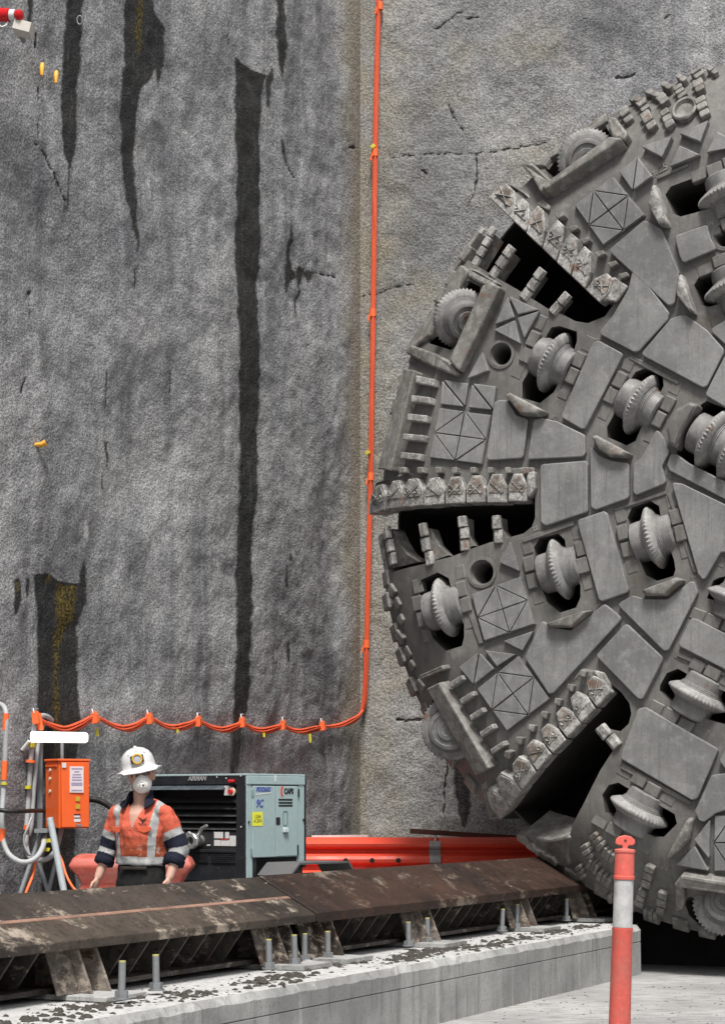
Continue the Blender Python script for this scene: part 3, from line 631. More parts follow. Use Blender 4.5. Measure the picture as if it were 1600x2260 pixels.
# ---- slot scrapers: a carrier bar and house-shaped teeth with a recessed, hard-faced front
def tooth(reg, b0, b1, hd, h=.085):
    b0, b1, hd = [Vector(pj(*reg(*q), h)) for q in (b0, b1, hd)]
    e = b1 - b0; d = hd - (b0 + b1) / 2; b0 = b0 + e * .008; b1 = b1 - e * .008; e = b1 - b0
    p = [b0 - d * .06, b1 - d * .06, b1 + d * .5 + e * .03, hd + e * .24, hd - e * .24, b0 + d * .5 - e * .03]
    p = round_poly(ccw([tuple(q) for q in p]), .012, 2); q1 = inset(p, .009); mb = MB()
    mb.prism([[surf(x, y, -.09) for x, y in p], [surf(x, y, h - .012) for x, y in p], [surf(x, y, h) for x, y in q1]], False, True)
    o = obj('scraper_tooth', mb, WORN, CH, None, False)
    pp = [b0 + e * .10 + d * .30, b1 - e * .10 + d * .30, b1 + d * .52 - e * .08, hd + e * .15 - d * .08, hd - e * .15 - d * .08, b0 + d * .52 + e * .08]
    slab('tooth_panel', [tuple(q) for q in pp], h + .006, .006, .005, RUSTT if random.random() < .5 else WORN, h - .01, o, 2)
    ctr = (b0 + b1) / 2 + d * .5; w = .009; mb = MB(); ex, ey = e.normalized(), d.normalized(); L, W2 = d.length * .2, e.length * .3
    for s1 in random.choice(((1, -1), (1,), (-1,), (1, -1))):
        a0, a1 = ctr - ex * W2 * s1 - ey * L, ctr + ex * W2 * s1 + ey * L; nn = Vector((-(a1 - a0).y, (a1 - a0).x)).normalized() * w * .5
        mb2 = MB(); r = [a0 - nn, a1 - nn, a1 + nn, a0 + nn]
        mb2.prism([[surf(x, y, h - .016) for x, y in r], [surf(x, y, h + .013) for x, y in r]], False, True); obj('weld_bead', mb2, WORN, o, None, True)
    for s1 in (1, -1):
        if random.random() < .6:
            c = ctr + ex * W2 * .75 * s1; mb2 = MB(); r1 = circle_uv(c, .02, 10); r2 = circle_uv(c, .008, 10)
            mb2.prism([[surf(x, y, h - .016) for x, y in r1], [surf(x, y, h + .018) for x, y in circle_uv(c, .016, 10)], [surf(x, y, h + .008) for x, y in r2]], False, True); obj('bolt_head', mb2, WORN, o, None, True)
sl1 = [((112, 905), (232, 1022), (235, 840)), ((235, 1025), (330, 1110), (330, 920)), ((335, 1117), (425, 1200), (425, 965)), ((430, 1203), (515, 1285), (545, 1050)), ((520, 1290), (610, 1375), (630, 1130)), ((615, 1378), (705, 1465), (715, 1215)), ((710, 1470), (798, 1557), (780, 1305)), ((800, 1555), (802, 1557), (880, 1390))]
for i, q in enumerate(sl1[:6]): tooth(A, *q)
tooth(A, (708, 1470), (800, 1558), (862, 1392))
for q in [((72, 405), (176, 375), (140, 215)), ((182, 370), (280, 358), (250, 185)), ((288, 356), (418, 345), (358, 172)), ((424, 352), (550, 335), (492, 165)), ((560, 336), (692, 330), (630, 158)), ((702, 330), (832, 325), (770, 150)), ((842, 328), (977, 325), (908, 140)), ((986, 318), (1112, 318), (1052, 138))]: tooth(D, *q)
for q in [((640, 1225), (702, 1148), (562, 1030)), ((705, 1143), (778, 1038), (632, 940)), ((782, 1035), (872, 922), (738, 845)), ((880, 913), (968, 808), (825, 738)), ((976, 805), (1068, 712), (922, 628)), ((1076, 700), (1168, 600), (1025, 515)), ((1172, 598), (1268, 498), (1122, 410)), ((1276, 490), (1376, 385), (1235, 305))]: tooth(F_, *q)
slab('scraper_carrier', uv(A, [(100, 905), (235, 800), (330, 860), (960, 1465), (880, 1560), (800, 1550), (205, 1005)], .03), .03, .03, .02, GAUGE, -.12)
slab('scraper_carrier', uv(D, [(40, 410), (100, 190), (300, 130), (1165, 90), (1172, 235), (1110, 318), (640, 330), (180, 372)], .03), .03, .03, .02, GAUGE, -.12)
slab('scraper_carrier', uv(F_, [(560, 1260), (500, 1010), (1180, 230), (1300, 250), (1370, 330), (1378, 385), (700, 1140), (640, 1240)], .03), .03, .03, .02, GAUGE, -.12)
def block(name, reg, p, h, mat=GAUGE, r=.012, b=.012, low=-.03): return slab(name, uv(reg, p, h), h, r, b, mat, low)
for x, y in ((545, 1005), (628, 1082), (705, 1160), (800, 1245), (880, 1312), (950, 1385)):
    block('carrier_lug', A, [(x - 42, y - 4), (x + 18, y - 22), (x + 28, y + 4), (x - 14, y + 26)], .085)
for x in (285, 400, 515, 620, 745, 862, 982, 1105): block('carrier_lug', D, [(x - 18, 95), (x + 20, 93), (x + 24, 135), (x - 14, 140)], .08)
for x, y in ((690, 810), (760, 722), (842, 640), (928, 550), (1020, 462), (1105, 365), (1190, 270)): block('carrier_lug', F_, [(x - 22, y - 30), (x + 22, y - 22), (x + 10, y + 30), (x - 30, y + 8)], .08)
block('carrier_end_cap', A, [(880, 1390), (975, 1455), (900, 1560), (840, 1545), (812, 1560)], .07, WORN, .02)
block('carrier_end_cap', D, [(1115, 130), (1170, 120), (1172, 235), (1120, 312), (1112, 250)], .07, WORN, .02)
block('carrier_end_cap', F_, [(1240, 235), (1330, 260), (1370, 330), (1375, 380), (1310, 330)], .05, WORN, .02)

# ---- ripper fingers reaching into the slots: hard-faced segments on a web plate
def finger(reg, a, b, n, wd, web, h0=.02, h1=.055):
    wd *= .84
    if reg in (A, B, K_):
        qa, qb = [Vector(q) for q in uv(reg, [a, b], 0)]; dd = (qb - qa); pp = Vector((-dd.y, dd.x)).normalized() * wd * .5
        wp = ccw([tuple(q) for q in (qa - dd * .22 - pp * 1.25, qa - dd * .22 + pp * 1.25, qa + dd * .35 + pp * .9, qb - dd * .08 + pp * .75, qb - dd * .08 - pp * .75, qa + dd * .35 - pp * .9)]); mb = MB()
    else: wp = ccw(uv(reg, web, 0)); mb = MB()
    wc = [sum(q[k] for q in wp) / len(wp) for k in (0, 1)]; wp2 = [(wc[0] + (x - wc[0]) * .9, wc[1] + (y - wc[1]) * .9) for x, y in wp]
    mb.prism([[surf(x, y, -.14) for x, y in wp2], [surf(x, y, -.025) for x, y in wp2]], True, True)
    root = obj('ripper_finger', mb, GAUGE, CH, None, True)
    for i in range(n):
        p0, p1 = [Vector(q) for q in uv(reg, [a, b], (h0 + h1) / 2)]
        s0, s1 = p0 + (p1 - p0) * (i / n + .012), p0 + (p1 - p0) * ((i + 1) / n - .012)
        d = (s1 - s0); ln = d.length; d.normalize(); pr = Vector((-d.y, d.x)); hw = wd * random.uniform(.46, .52)
        hh = h0 + (h1 - h0) * (i + .5) / n; off = pr * random.uniform(-.006, .006); rings = []
        for k, sc in ((-.1, .93), (0, 1), (.06, 1), (.94, 1), (1.06, .9)):
            c = s0 + d * ln * min(max(k, .0), 1) + off
            z = [hh - .045, hh - .022, hh, hh, hh - .022, hh - .045]; xx = [-hw, -hw, -hw * .55, hw * .55, hw, hw]
            if k < 0: c = s0 + off
            rings.append([surf(c.x + pr.x * x * sc, c.y + pr.y * x * sc, zz - (1 - sc) * .06) for x, zz in zip(xx, z)])
        mb = MB(); mb.prism([rings[0], rings[2], rings[3], rings[4]])
        obj('hardface_segment', mb, WORN, root, None, True)
finger(A, (90, 1395), (235, 1200), 3, .11, [(60, 1380), (150, 1420), (245, 1330), (255, 1215), (190, 1240)])
finger(A, (290, 1535), (432, 1345), 3, .11, [(250, 1490), (370, 1560), (420, 1500), (440, 1360), (380, 1370)])
finger(A, (480, 1630), (590, 1500), 2, .11, [(440, 1610), (570, 1670), (600, 1600), (612, 1520), (560, 1530)])
finger(B, (700, 425), (868, 160), 4, .09, [(690, 430), (800, 470), (900, 300), (880, 170)], .0, .03)
finger(B, (572, 432), (772, 145), 4, .09, [(560, 440), (640, 440), (800, 200), (770, 150)], -.05, -.03)
finger(D, (200, 760), (168, 498), 3, .095, [(180, 800), (385, 750), (290, 690), (225, 600), (190, 520), (150, 500)])
finger(D, (448, 762), (402, 475), 3, .10, [(420, 760), (590, 700), (500, 620), (450, 500), (380, 490)])
finger(D, (690, 662), (672, 425), 3, .105, [(650, 665), (760, 635), (720, 560), (715, 430), (640, 430)])
finger(D, (915, 612), (905, 420), 2, .10, [(880, 620), (1000, 585), (950, 520), (945, 430), (870, 430)])
finger(K_, (150, 705), (70, 250), 3, .10, [(200, 720), (90, 720), (30, 260), (120, 250)], -.02, -.02)
finger(F_, (1415, 770), (1300, 622), 2, .12, [(1380, 790), (1500, 730), (1440, 660), (1350, 640), (1290, 620)], .03, .06)
# rounded cast knuckle behind the bottom finger and the lip that closes the bottom slot
block('slot_lip', F_, [(765, 1335), (830, 1362), (960, 1390), (1112, 1362), (1090, 1490), (1105, 1570), (1060, 1585), (900, 1492), (815, 1420)], .02, GAUGE, .03, .02, -.35)
mb = MB(); lp = uv(F_, [(740, 1310), (860, 1440), (980, 1530), (1070, 1580)], 0)
for i, (x, y) in enumerate([(790, 1390), (850, 1440), (915, 1490), (985, 1530)]): block('rim_shoe', F_, [(x - 45, y - 50), (x + 5, y - 30), (x + 35, y + 10), (x + 25, y + 35), (x - 40, y - 8)], .05, GAUGE, .012, .012, -.1)

# ---- gauge cutter boxes: raised bars round the outermost cutters
block('gauge_bar', A, [(500, 800), (870, 530), (962, 536), (462, 866), (440, 850)], .14, GAUGE, .02, .02)
block('gauge_bar', A, [(318, 715), (350, 688), (400, 710), (505, 805), (480, 860), (430, 875), (385, 790)], .12, GAUGE, .03, .02)
block('gauge_rail', A, [(370, 690), (835, 350), (850, 400), (480, 640), (445, 690)], .03, GAUGE, .01, .01)
block('gauge_bar', A, [(850, 400), (905, 400), (985, 500), (960, 540), (885, 525)], .10, GAUGE, .03, .02)
block('gauge_bar', B, [(800, 585), (858, 558), (915, 590), (622, 1185), (560, 1110)], .12, GAUGE, .02, .02)
block('gauge_bar', B, [(560, 1110), (615, 1190), (595, 1215), (455, 1160), (475, 1065)], .08, GAUGE, .02, .02)
block('gauge_bar', B, [(258, 1058), (300, 1000), (470, 1060), (452, 1160), (345, 1105)], .06, GAUGE, .02, .02)
block('gauge_rail', B, [(640, 430), (700, 470), (420, 930), (260, 1060), (250, 1030)], .04, GAUGE, .03, .02)
block('gauge_rail', B, [(690, 450), (760, 470), (930, 572), (800, 578), (690, 520)], .04, GAUGE, .03, .02)
block('gauge_bar', D, [(418, 1490), (560, 1430), (572, 1462), (430, 1520), (400, 1510)], .09, GAUGE, .015, .015)
block('gauge_bar', J_, [(945, 1600), (1000, 1535), (1349, 1590), (1600, 1660), (1600, 1760), (1349, 1680), (950, 1620)], .13, GAUGE, .02, .02)
block('gauge_bar', J_, [(950, 1625), (1020, 1650), (1030, 1760), (1010, 1830), (950, 1850)], .05, GAUGE, .02, .02)
block('gauge_strip', B, [(258, 1170), (332, 1182), (165, 1885), (78, 1872)], .10, GAUGE, .015, .015)
block('gauge_strip', F_, [(162, 345), (240, 308), (582, 885), (490, 925)], .13, GAUGE, .015, .015)
block('gauge_rail', A, [(395, 940), (430, 900), (480, 945), (470, 975)], .04, GAUGE, .01, .01)
block('groove_bar', Cc, [(640, 590), (1130, 865), (1100, 895), (620, 640)], .015, BASE, .01, .006); block('groove_bar', E_, [(420, 300), (900, 130), (910, 165), (440, 320)], .015, BASE, .01, .006)
block('groove_bar', G_, [(620, 650), (1050, 890), (1040, 915), (610, 690)], .02, BASE, .01, .006); block('groove_bar', I_, [(310, 250), (760, 60), (770, 100), (330, 290)], .02, BASE, .01, .006)
block('groove_bar', E_, [(910, 170), (940, 160), (1190, 880), (1150, 880)], .015, BASE, .01, .006); block('groove_bar', E_, [(1000, 1590), (1438, 1790), (1430, 1820), (1000, 1640)], .02, BASE, .01, .006)
block('groove_bar', D, [(640, 880), (690, 870), (820, 1290), (790, 1300)], .02, BASE, .01, .006); block('groove_bar', D, [(1080, 580), (1430, 455), (1435, 490), (1090, 610)], .02, BASE, .01, .006)
for q in ([(335, 1215), (460, 1242), (452, 1292), (335, 1270)], [(300, 1352), (430, 1368), (425, 1415), (300, 1402)], [(275, 1482), (402, 1495), (395, 1545), (275, 1532)], [(245, 1622), (385, 1635), (375, 1680), (240, 1668)], [(230, 1752), (362, 1765), (355, 1812), (225, 1800)]): block('wear_block', B, q, .075, WORN, .008, .01)
for x, y in ((338, 315), (410, 425), (476, 535), (545, 647), (618, 762)): block('wear_block', F_, [(x - 48, y + 8), (x + 36, y - 44), (x + 50, y - 12), (x - 32, y + 44)], .075, WORN, .008, .01)

# ---- lumps of weld-on protection round the rim
def lump(reg, x, y, ax, ay, wd, n=3, h=.06, mat=GAUGE):
    a, b = [Vector(q) for q in uv(reg, [(x - ax / 2, y - ay / 2), (x + ax / 2, y + ay / 2)], h / 2)]; d = b - a; pr = Vector((-d.y, d.x)).normalized() * wd / 2
    root = None
    for i in range(n):
        s0, s1 = a + d * (i / n + .01), a + d * ((i + 1) / n - .02); k = random.uniform(.9, 1.1)
        o = slab('rim_lug' if i == 0 else 'lug_segment', [tuple(s0 - pr * k), tuple(s1 - pr * k), tuple(s1 + pr * k), tuple(s0 + pr * k)], h + random.uniform(-.012, .012), .02, .02, mat, -.03, root)
        root = root or o
for x, y, ax, ay in ((445, 680, 90, 150), (715, 750, 110, 190), (930, 720, 90, 200), (650, 570, 70, 110), (875, 500, 90, 110), (1085, 420, 70, 110), (1300, 345, 60, 150), (1345, 590, 70, 210), (560, 510, 120, 40), (760, 440, 150, 60), (930, 360, 100, 60), (1100, 270, 90, 60), (1290, 215, 70, 80), (1460, 170, 100, 50)):
    if abs(ay) > abs(ax): lump(H_, x, y, ax, ay, .085)
    else: lump(H_, x, y, ax, ay, .05, 2)
for x, y, ax, ay in ((330, 1290, 90, 110), (420, 1400, 100, 60), (735, 1570, -40, 170), (845, 1780, -20, 170), (680, 1735, -40, 130), (250, 1370, 60, 110), (390, 1580, 110, 70), (540, 1690, 100, 60), (300, 1480, 80, 60), (200, 1530, 60, 90), (480, 1760, 130, 50), (760, 1880, 120, 40)): lump(J_, x, y, ax, ay, .08, 3, .06)
for x, y, ax, ay in ((235, 870, 50, 110), (290, 1010, 40, 110), (330, 1190, 30, 90), (330, 1380, 60, 120), (400, 1560, 50, 130), (215, 1010, 30, 90), (450, 1700, 40, 90), (540, 1930, 60, 110)): lump(K_, x, y, ax * 1.3, ay * .9, .085, 1, .03)
for a in range(140, 262, 4):                             # rim shoes that show past the edge
    if 150 < a < 156 or 176 < a < 186 or 222 < a < 240: continue
    t = radians(a + random.uniform(-.8, .8)); r = RR - .03
    slab('rim_shoe', [(r * cos(t + q) * k, r * sin(t + q) * k) for q, k in ((-.022, .985), (.018, .985), (.02, 1.012), (-.02, 1.012))], .03 + random.uniform(-.02, .025), .01, .015, GAUGE, -.15)
# round ports: a collar each
for c, r in PORTS:
    mb = MB(); mb.prism([[surf(x, y, z) for x, y in circle_uv(c, q, 36)] for q, z in ((r + .035, -.01), (r + .03, .012), (r + .006, .014), (r - .012, -.03), (r - .014, -.3))], False, False); obj('port_collar', mb, BASE, CH, 40)
c = pj(*H_(1130, 600), .03); mb = MB(); mb.prism([[surf(x, y, z) for x, y in circle_uv(c, q, 36)] for q, z in ((.115, -.02), (.112, .045), (.10, .055), (.085, .05), (.075, .02), (.03, .008))], False, True); obj('round_socket', mb, GAUGE, CH, 40)
# welded-on position numbers
for reg, x, y, body, rot, sz in ((I_, 355, 135, '#25', 22, .085), (I_, 1140, 880, 'W-10', 22, .06), (B, 1285, 1505, '#21', -25, .05), (Cc, 1015, 1800, '#18', -40, .055), (E_, 1140, 915, '16', 22, .05), (E_, 270, 1190, '#19', 24, .05), (J_, 865, 1505, '20', 60, .07), (D, 1165, 510, '22', 20, .05), (F_, 640, 385, 'TO-MM', -80, .05)):
    c = pj(*reg(x, y), .03); nz = snorm(*c); r = radians(rot); ex = Vector((cos(r), sin(r), 0)); ex = (ex - nz * ex.dot(nz)).normalized()
    lettering('welded_number', body, sz, GAUGE, CH, basis(ex, nz.cross(ex), nz, surf(c[0], c[1], .028 if reg is F_ else .004)), 0, 1, .002)

# ---- the far half of the head: the same pieces half a turn round
HALF = Matrix.Rotation(pi, 4, 'Z')
for ch in list(CH.children):
    if ch.name.split('.')[0] not in ('armour_plate', 'wear_tile', 'tile_backing', 'disc_cutter', 'scraper_tooth', 'scraper_carrier', 'deflector_wedge', 'ripper_finger', 'gauge_bar'): continue
    ctr = ch.matrix_local @ (sum((Vector(b) for b in ch.bound_box), Vector()) / 8)
    if ctr.x > -.5: continue
    c = copy_tree(ch, CH); c.matrix_local = HALF @ ch.matrix_local
# ================================================================== LAUNCH CRADLE: plinth, rail beam, stools, anchor rods
CONC = NT('plinth_concrete'); ps = CONC.pos(); a = CONC.noise(1.2, 6, .65); st = CONC.noise(4, 6, .7, CONC.pos((3, 3, .35))); f = CONC.noise(42, 4, .7)
c = CONC.mix(CONC.ramp(a, .35, .66), (.22, .22, .215), (.36, .36, .35)); c = CONC.mix(CONC.ramp(st, .48, .7, 0, .6), c, (.13, .13, .128)); c = CONC.mix(CONC.ramp(f, .55, .68, 0, .4), c, (.1, .1, .095))
c = CONC.mix(CONC.ramp(CONC.noise(2.6, 5, .7, CONC.pos((2, 2, .25))), .56, .66, 0, .45), c, (.46, .46, .45))
CONC = CONC.done(c, .9, CONC.bump(CONC.math('ADD', st, CONC.math('MULTIPLY', f, .6)), .01, .7), 0, .25)
PTOP = NT('pale_plinth_top'); b = PTOP.noise(5, 6, .7); f = PTOP.noise(30, 4, .7)
c = PTOP.mix(PTOP.ramp(b, .38, .62), (.37, .37, .365), (.47, .467, .46)); c = PTOP.mix(PTOP.ramp(b, .56, .68, 0, .65), c, (.17, .167, .16)); c = PTOP.mix(PTOP.ramp(f, .57, .66, 0, .75), c, (.09, .085, .08))
PTOP = PTOP.done(c, .95, PTOP.bump(f, .012, .8), 0, .2)  # top faces paler than the plinth sides, with dark flecks
PS0, PS1, PT0, PT1, PZ = 5.30, 7.0, 4.5, 16.55, .42
mb = MB(); nT = 150; rows = []
for i in range(nT + 1):
    t = PT0 + (PT1 - PT0) * i / nT; j = .006 * random.uniform(-1, 1) + (.04 * random.random() ** 6); k = .005 * random.uniform(-1, 1)
    rows.append([(PS0, t, 0), (PS0 + .004, t, .27), (PS0 + .014, t, .275), (PS0 + .004, t, .28), (PS0 + .004, t, PZ - .05 + k), (PS0 + .035 + j, t, PZ - .006 + k * .3), (PS0 + .09 + j, t, PZ), (PS0 + .6, t, PZ), (PS1, t, PZ), (PS1, t, 0)])
for r in rows: mb.v += [tuple(RW(*q)) for q in r]; 
m_ = 10
for i in range(nT):
    for k in range(m_ - 1):
        mb.f.append((i * m_ + k, (i + 1) * m_ + k, (i + 1) * m_ + k + 1, i * m_ + k + 1)); mb.m.append(1 if k in (5, 6, 7) else 0)
mb.f += [tuple(range(m_)), tuple(nT * m_ + k for k in range(m_ - 1, -1, -1))]; mb.m += [0, 0]
tag(obj('concrete_plinth', mb, [CONC, PTOP]), 'low pale concrete plinth dusted with mud under the rusty beam', 'plinth')

m = MB(); q = [RW(a, b, c) for c in (0, PZ - .01) for a, b in ((5.75, 16.552), (7.0, 16.552), (7.0, 21), (5.75, 21))]; m.add(q, [(3, 2, 1, 0), (4, 5, 6, 7), (0, 1, 5, 4), (1, 2, 6, 5), (2, 3, 7, 6), (3, 0, 4, 7)]); tag(obj('rear_plinth', m, CONC), 'rear concrete plinth in the deep shade under the cutterhead', 'plinth')
def rust_mat(name, c0, c1, pale=.4, redness=.5, psc=1.7, th=.55):
    m = NT(name); n1 = m.noise(1.1, 6, .68); n2 = m.noise(5, 6, .72, m.pos((1, 1, 1.4))); n3 = m.noise(24, 5, .7); sc = m.noise(7, 5, .75, m.pos((.9, .25, 3.0)), 1.0)
    c = m.mix(m.ramp(n1, .36, .64), c0, c1); c = m.mix(m.ramp(n2, .52, .68, 0, redness), c, (.075, .026, .011)); c = m.mix(m.ramp(n3, .5, .66, 0, .6), c, (.012, .010, .009))
    c = m.mix(m.ramp(m.noise(psc, 7, .75, m.pos((1, 1, 2))), th, th + .11, 0, pale), c, (.33, .28, .225)); c = m.mix(m.ramp(sc, .62, .70, 0, pale * .9), c, (.26, .22, .18))
    return m.done(c, m.ramp(n2, .3, .7, .45, .85), m.bump(m.math('ADD', n3, n2), .006, .8), 0, .35)
RUST = rust_mat('brown_rusty_steel', (.018, .010, .0075), (.042, .022, .014), .4, .45, 2.2)
RUSTP = rust_mat('mud_splashed_steel', (.020, .016, .013), (.055, .043, .035), .95, .3, 2.6)
RUSTB = rust_mat('beige_crusted_steel', (.024, .019, .015), (.075, .058, .045), .9, .3, 1.6, .50)
RUSTD = rust_mat('dark_rusty_steel', (.03, .026, .023), (.095, .084, .074), .8, .4, 8.0)
RUSTL = rust_mat('lime_splashed_rust', (.05, .04, .034), (.22, .19, .165), 1.0, .9, 11.0, .5)
GALV = plain('zinc_steel', (.24, .25, .26), .45, .5, (.12, .12, .12), 9, .35)
SEAMR = plain('pinkish_weld_seam', (.26, .15, .11), .8, .9, (.06, .045, .035), 4, fleck=.8, fleckcol=(.36, .31, .26))
CRD = thing('cradle_beam', RW(6.1, 11.6, .42), 'long rusty steel cradle beam with a sloping top plate on the concrete plinth', 'steel beam')
CO = Vector(CRD.location)
class RB(MB):
    def rbox(s, s0, s1, t0, t1, z0, z1):                 # box in rail coordinates
        q = [RW(a, b, c) - CO for c in (z0, z1) for a, b in ((s0, t0), (s1, t0), (s1, t1), (s0, t1))]
        s.add(q, [(3, 2, 1, 0), (4, 5, 6, 7), (0, 1, 5, 4), (1, 2, 6, 5), (2, 3, 7, 6), (3, 0, 4, 7)])
    def rprism(s, prof, t0, t1):                         # profile (s, z) run along t
        s.prism([[RW(a, t0, z) - CO for a, z in prof], [RW(a, t1, z) - CO for a, z in prof]])
ZL, ZF, SL, SF = .735, .965, 5.87, 6.29
def strip(f0, f1, th=.045, lift=0.0):
    p = lambda f, z: (SL + (SF - SL) * f, ZL + (ZF - ZL) * f + z)
    return [p(f0, -th), p(f1, -th), p(f1, lift), p(f0, lift)]
def part(name, fn, mat): m = RB(); fn(m); return obj(name, m, mat, CRD, None)
TJ = 11.6
bev(part('top_plate', lambda m: m.rprism(strip(.48, 1.0, .05, .004), 4.5, TJ), RUSTP), .006)
bev(part('lower_plate', lambda m: m.rprism(strip(0, .435, .05, .0), 4.5, TJ), RUSTB), .006)
part('weld_seam', lambda m: m.rprism(strip(.43, .485, .03, .002), 4.5, TJ), SEAMR)
bev(part('top_plate', lambda m: m.rprism(strip(-.02, 1.0, .05, .012), TJ + .012, 21), RUST), .006)
part('web_plate', lambda m: m.rbox(6.2, 6.225, 4.5, 21, .47, .90), RUSTD)
part('bottom_flange', lambda m: m.rbox(6.02, 6.26, 4.5, 21, .455, .482), RUSTD)
part('back_plate', lambda m: m.rbox(6.3, 6.33, 4.5, 21, .43, .93), RUSTD)
part('light_block_plate', lambda m: m.prism([[RW(a, t_, z) - CO for a, z in [(5.74, 0), (2.4, 0)] + [(2.4 + 3.34 * k / 12, 3.985 - sqrt(3.64 ** 2 - (2.4 + 3.34 * k / 12 - 4.11) ** 2) - .015) for k in range(13)]] for t_ in (17.6, 17.66)]), DARK)  # added dark plate that keeps light out from under the cutterhead
tstool = []
for px, py in ((278, 2195), (600, 2125), (672, 2110), (912, 2078), (1122, 2045), (1262, 2025)): p = Pz(px, py, .45); tstool.append(p.dot(T3))
g0 = None
t = 5.2
while t < 19.5:
    if min(abs(t - q) for q in tstool) > .26:
        if g0 is None:
            m = RB(); prof = [(5.93, .715), (6.198, .84), (6.198, .484), (6.10, .484)]
            m.prism([[RW(a, q, z) - RW(6, 0, 0) for a, z in prof] for q in (0, .018)]); g0 = obj('gusset', m, RUSTD, CRD); g0.location = RW(6, t, 0) - CO
        else: share('gusset', g0, CRD).location = RW(6, t, 0) - CO
    t += .215
e0 = p0 = b0_ = None
def at(src, name, build, mat, t):
    if src is None:
        m = RB(); build(m); o = obj(name, m, mat, CRD); bev(o, .004, 1)
    else: o = share(name, src, CRD)
    o.location = T3 * t; return src or o
st0 = st1 = st2 = st3 = None
for q in tstool:
    st1 = at(st1, 'stool_base_plate', lambda m: m.rbox(5.66, 6.45, -.22, .17, .424, .452), CONC, q)
    for d in (-.085, .085): st0 = at(st0, 'stool_edge_plate', lambda m: m.prism([[RW(a, k, z) - CO for a, z in ((5.93, .70), (6.19, .80), (6.19, .453), (5.83, .453))] for k in (-.011, .011)]), RUSTL, q + d)
    st2 = at(st2, 'stool_front_plate', lambda m: m.prism([[RW(a, k, z) - CO for a, z in ((5.99, .72), (6.005, .72), (5.915, .453), (5.90, .453))] for k in (-.30, -.10)]), RUSTL, q)
    st3 = at(st3, 'stool_inner_plate', lambda m: m.prism([[RW(a, k, z) - CO for a, z in ((6.04, .75), (6.055, .75), (5.955, .453), (5.94, .453))] for k in (-.07, .07)]), RUSTL, q)
# anchor rods with nuts and yellow caps
ROD = MB(); ROD.tube([(0, 0, 0), (0, 0, .165)], .019, 12); NUT = MB(); NUT.prism([[(.036 * cos(a * pi / 3), .036 * sin(a * pi / 3), z) for a in range(6)] for z in (0, .032)]); WSH = MB(); WSH.tube([(0, 0, -.008), (0, 0, 0)], .045, 14)
CAP = MB(); CAP.tube([(0, 0, .165), (0, 0, .172)], .0185, 12)
YCAP = plain('yellow_paint', (.42, .38, .14), .6, .4)
rods = [(268, 2203, 'nearest the left frame edge beside the first stool'), (345, 2184, 'standing alone right of the first rusty stool'), (594, 2137, 'left of the joint stools beside the rusty panel'), (651, 2128, 'left one of the close pair in front of the joint stools'), (672, 2120, 'right one of the close pair in front of the joint stools'), (724, 2114, 'right of the joint stools by the dark bay'), (902, 2087, 'left of the third stool in mid beam'), (944, 2080, 'right of the third stool in mid beam'), (1108, 2054, 'left of the fourth stool towards the cutterhead'), (1140, 2048, 'right of the fourth stool towards the cutterhead'), (1250, 2031, 'with a yellow tip in the shade near the cutterhead'), (1278, 2026, 'farthest back in the shade under the cutterhead')]
r0 = None
for px, py, where in rods:
    p = Pz(px, py, .452)
    if r0 is None:
        r0 = thing('anchor_rod', p, '', 'anchor bolt', 'anchor rods standing on the plinth'); 
        obj('rod', ROD, GALV, r0, 40); obj('nut', NUT, GALV, r0); obj('washer', WSH, GALV, r0, 40); obj('rod_tip', CAP, YCAP, r0, 40); r = r0
    else: r = copy_tree(r0); r.location = p
    r.scale = (1, 1, random.uniform(.92, 1.12)); r.rotation_euler = (radians(random.uniform(-1.5, 1.5)), radians(random.uniform(-1.5, 1.5)), random.uniform(0, 2))
    r['label'] = 'grey threaded anchor rod ' + where
# mud clods and crumbs: nobody could count them
MUD = plain('wet_mud', (.045, .040, .034), .8, .5, (.06, .05, .04), 20, 0, .004, 90)
mb = MB()
def clod(p, r, fl):
    vs = []; n = 7
    for z, k in ((0, 1.0), (.5, .85), (.9, .4)):
        for i in range(n): a = 2 * pi * i / n; q = r * k * random.uniform(.6, 1.25); vs.append((p.x + q * cos(a), p.y + q * sin(a), p.z + z * r * fl * random.uniform(.7, 1.2)))
    mb.add(vs, [(k * n + i, k * n + (i + 1) % n, (k + 1) * n + (i + 1) % n, (k + 1) * n + i) for k in range(2) for i in range(n)] + [tuple(2 * n + i for i in range(n))])
cl = [(5.62, 8.6, .5, 60), (5.5, 9.4, .45, 60), (5.58, 10.6, .5, 70), (5.45, 10.2, .25, 30), (5.52, 12.3, .6, 90), (5.62, 12.9, .7, 110), (5.5, 13.6, .6, 70), (5.55, 14.4, .5, 60), (5.6, 15.3, .5, 60), (5.62, 7.4, .5, 50), (5.48, 8.0, .4, 40), (5.6, 16.0, .3, 30), (5.75, 11.5, .4, 40)]
for s_, t_, w_, n_ in cl:
    for i in range(int(n_ * 2.2)): clod(RW(min(5.86, max(5.37, s_ + random.gauss(0, .07))), t_ + random.gauss(0, w_ * .45), PZ - .003), random.choice((.006, .008, .012, .016, .022, .03)) * random.uniform(.6, 1.2), random.uniform(.35, .8))
for i in range(420): clod(RW(random.uniform(5.36, 5.9), random.uniform(6.5, 17), PZ - .002), random.uniform(.004, .014), .6)
for i in range(150): q = Pz(random.uniform(1080, 1600), random.uniform(2170, 2262), 0); clod(q, random.uniform(.003, .013), .3)
tag(obj('mud_clods', mb, MUD), kind='stuff')
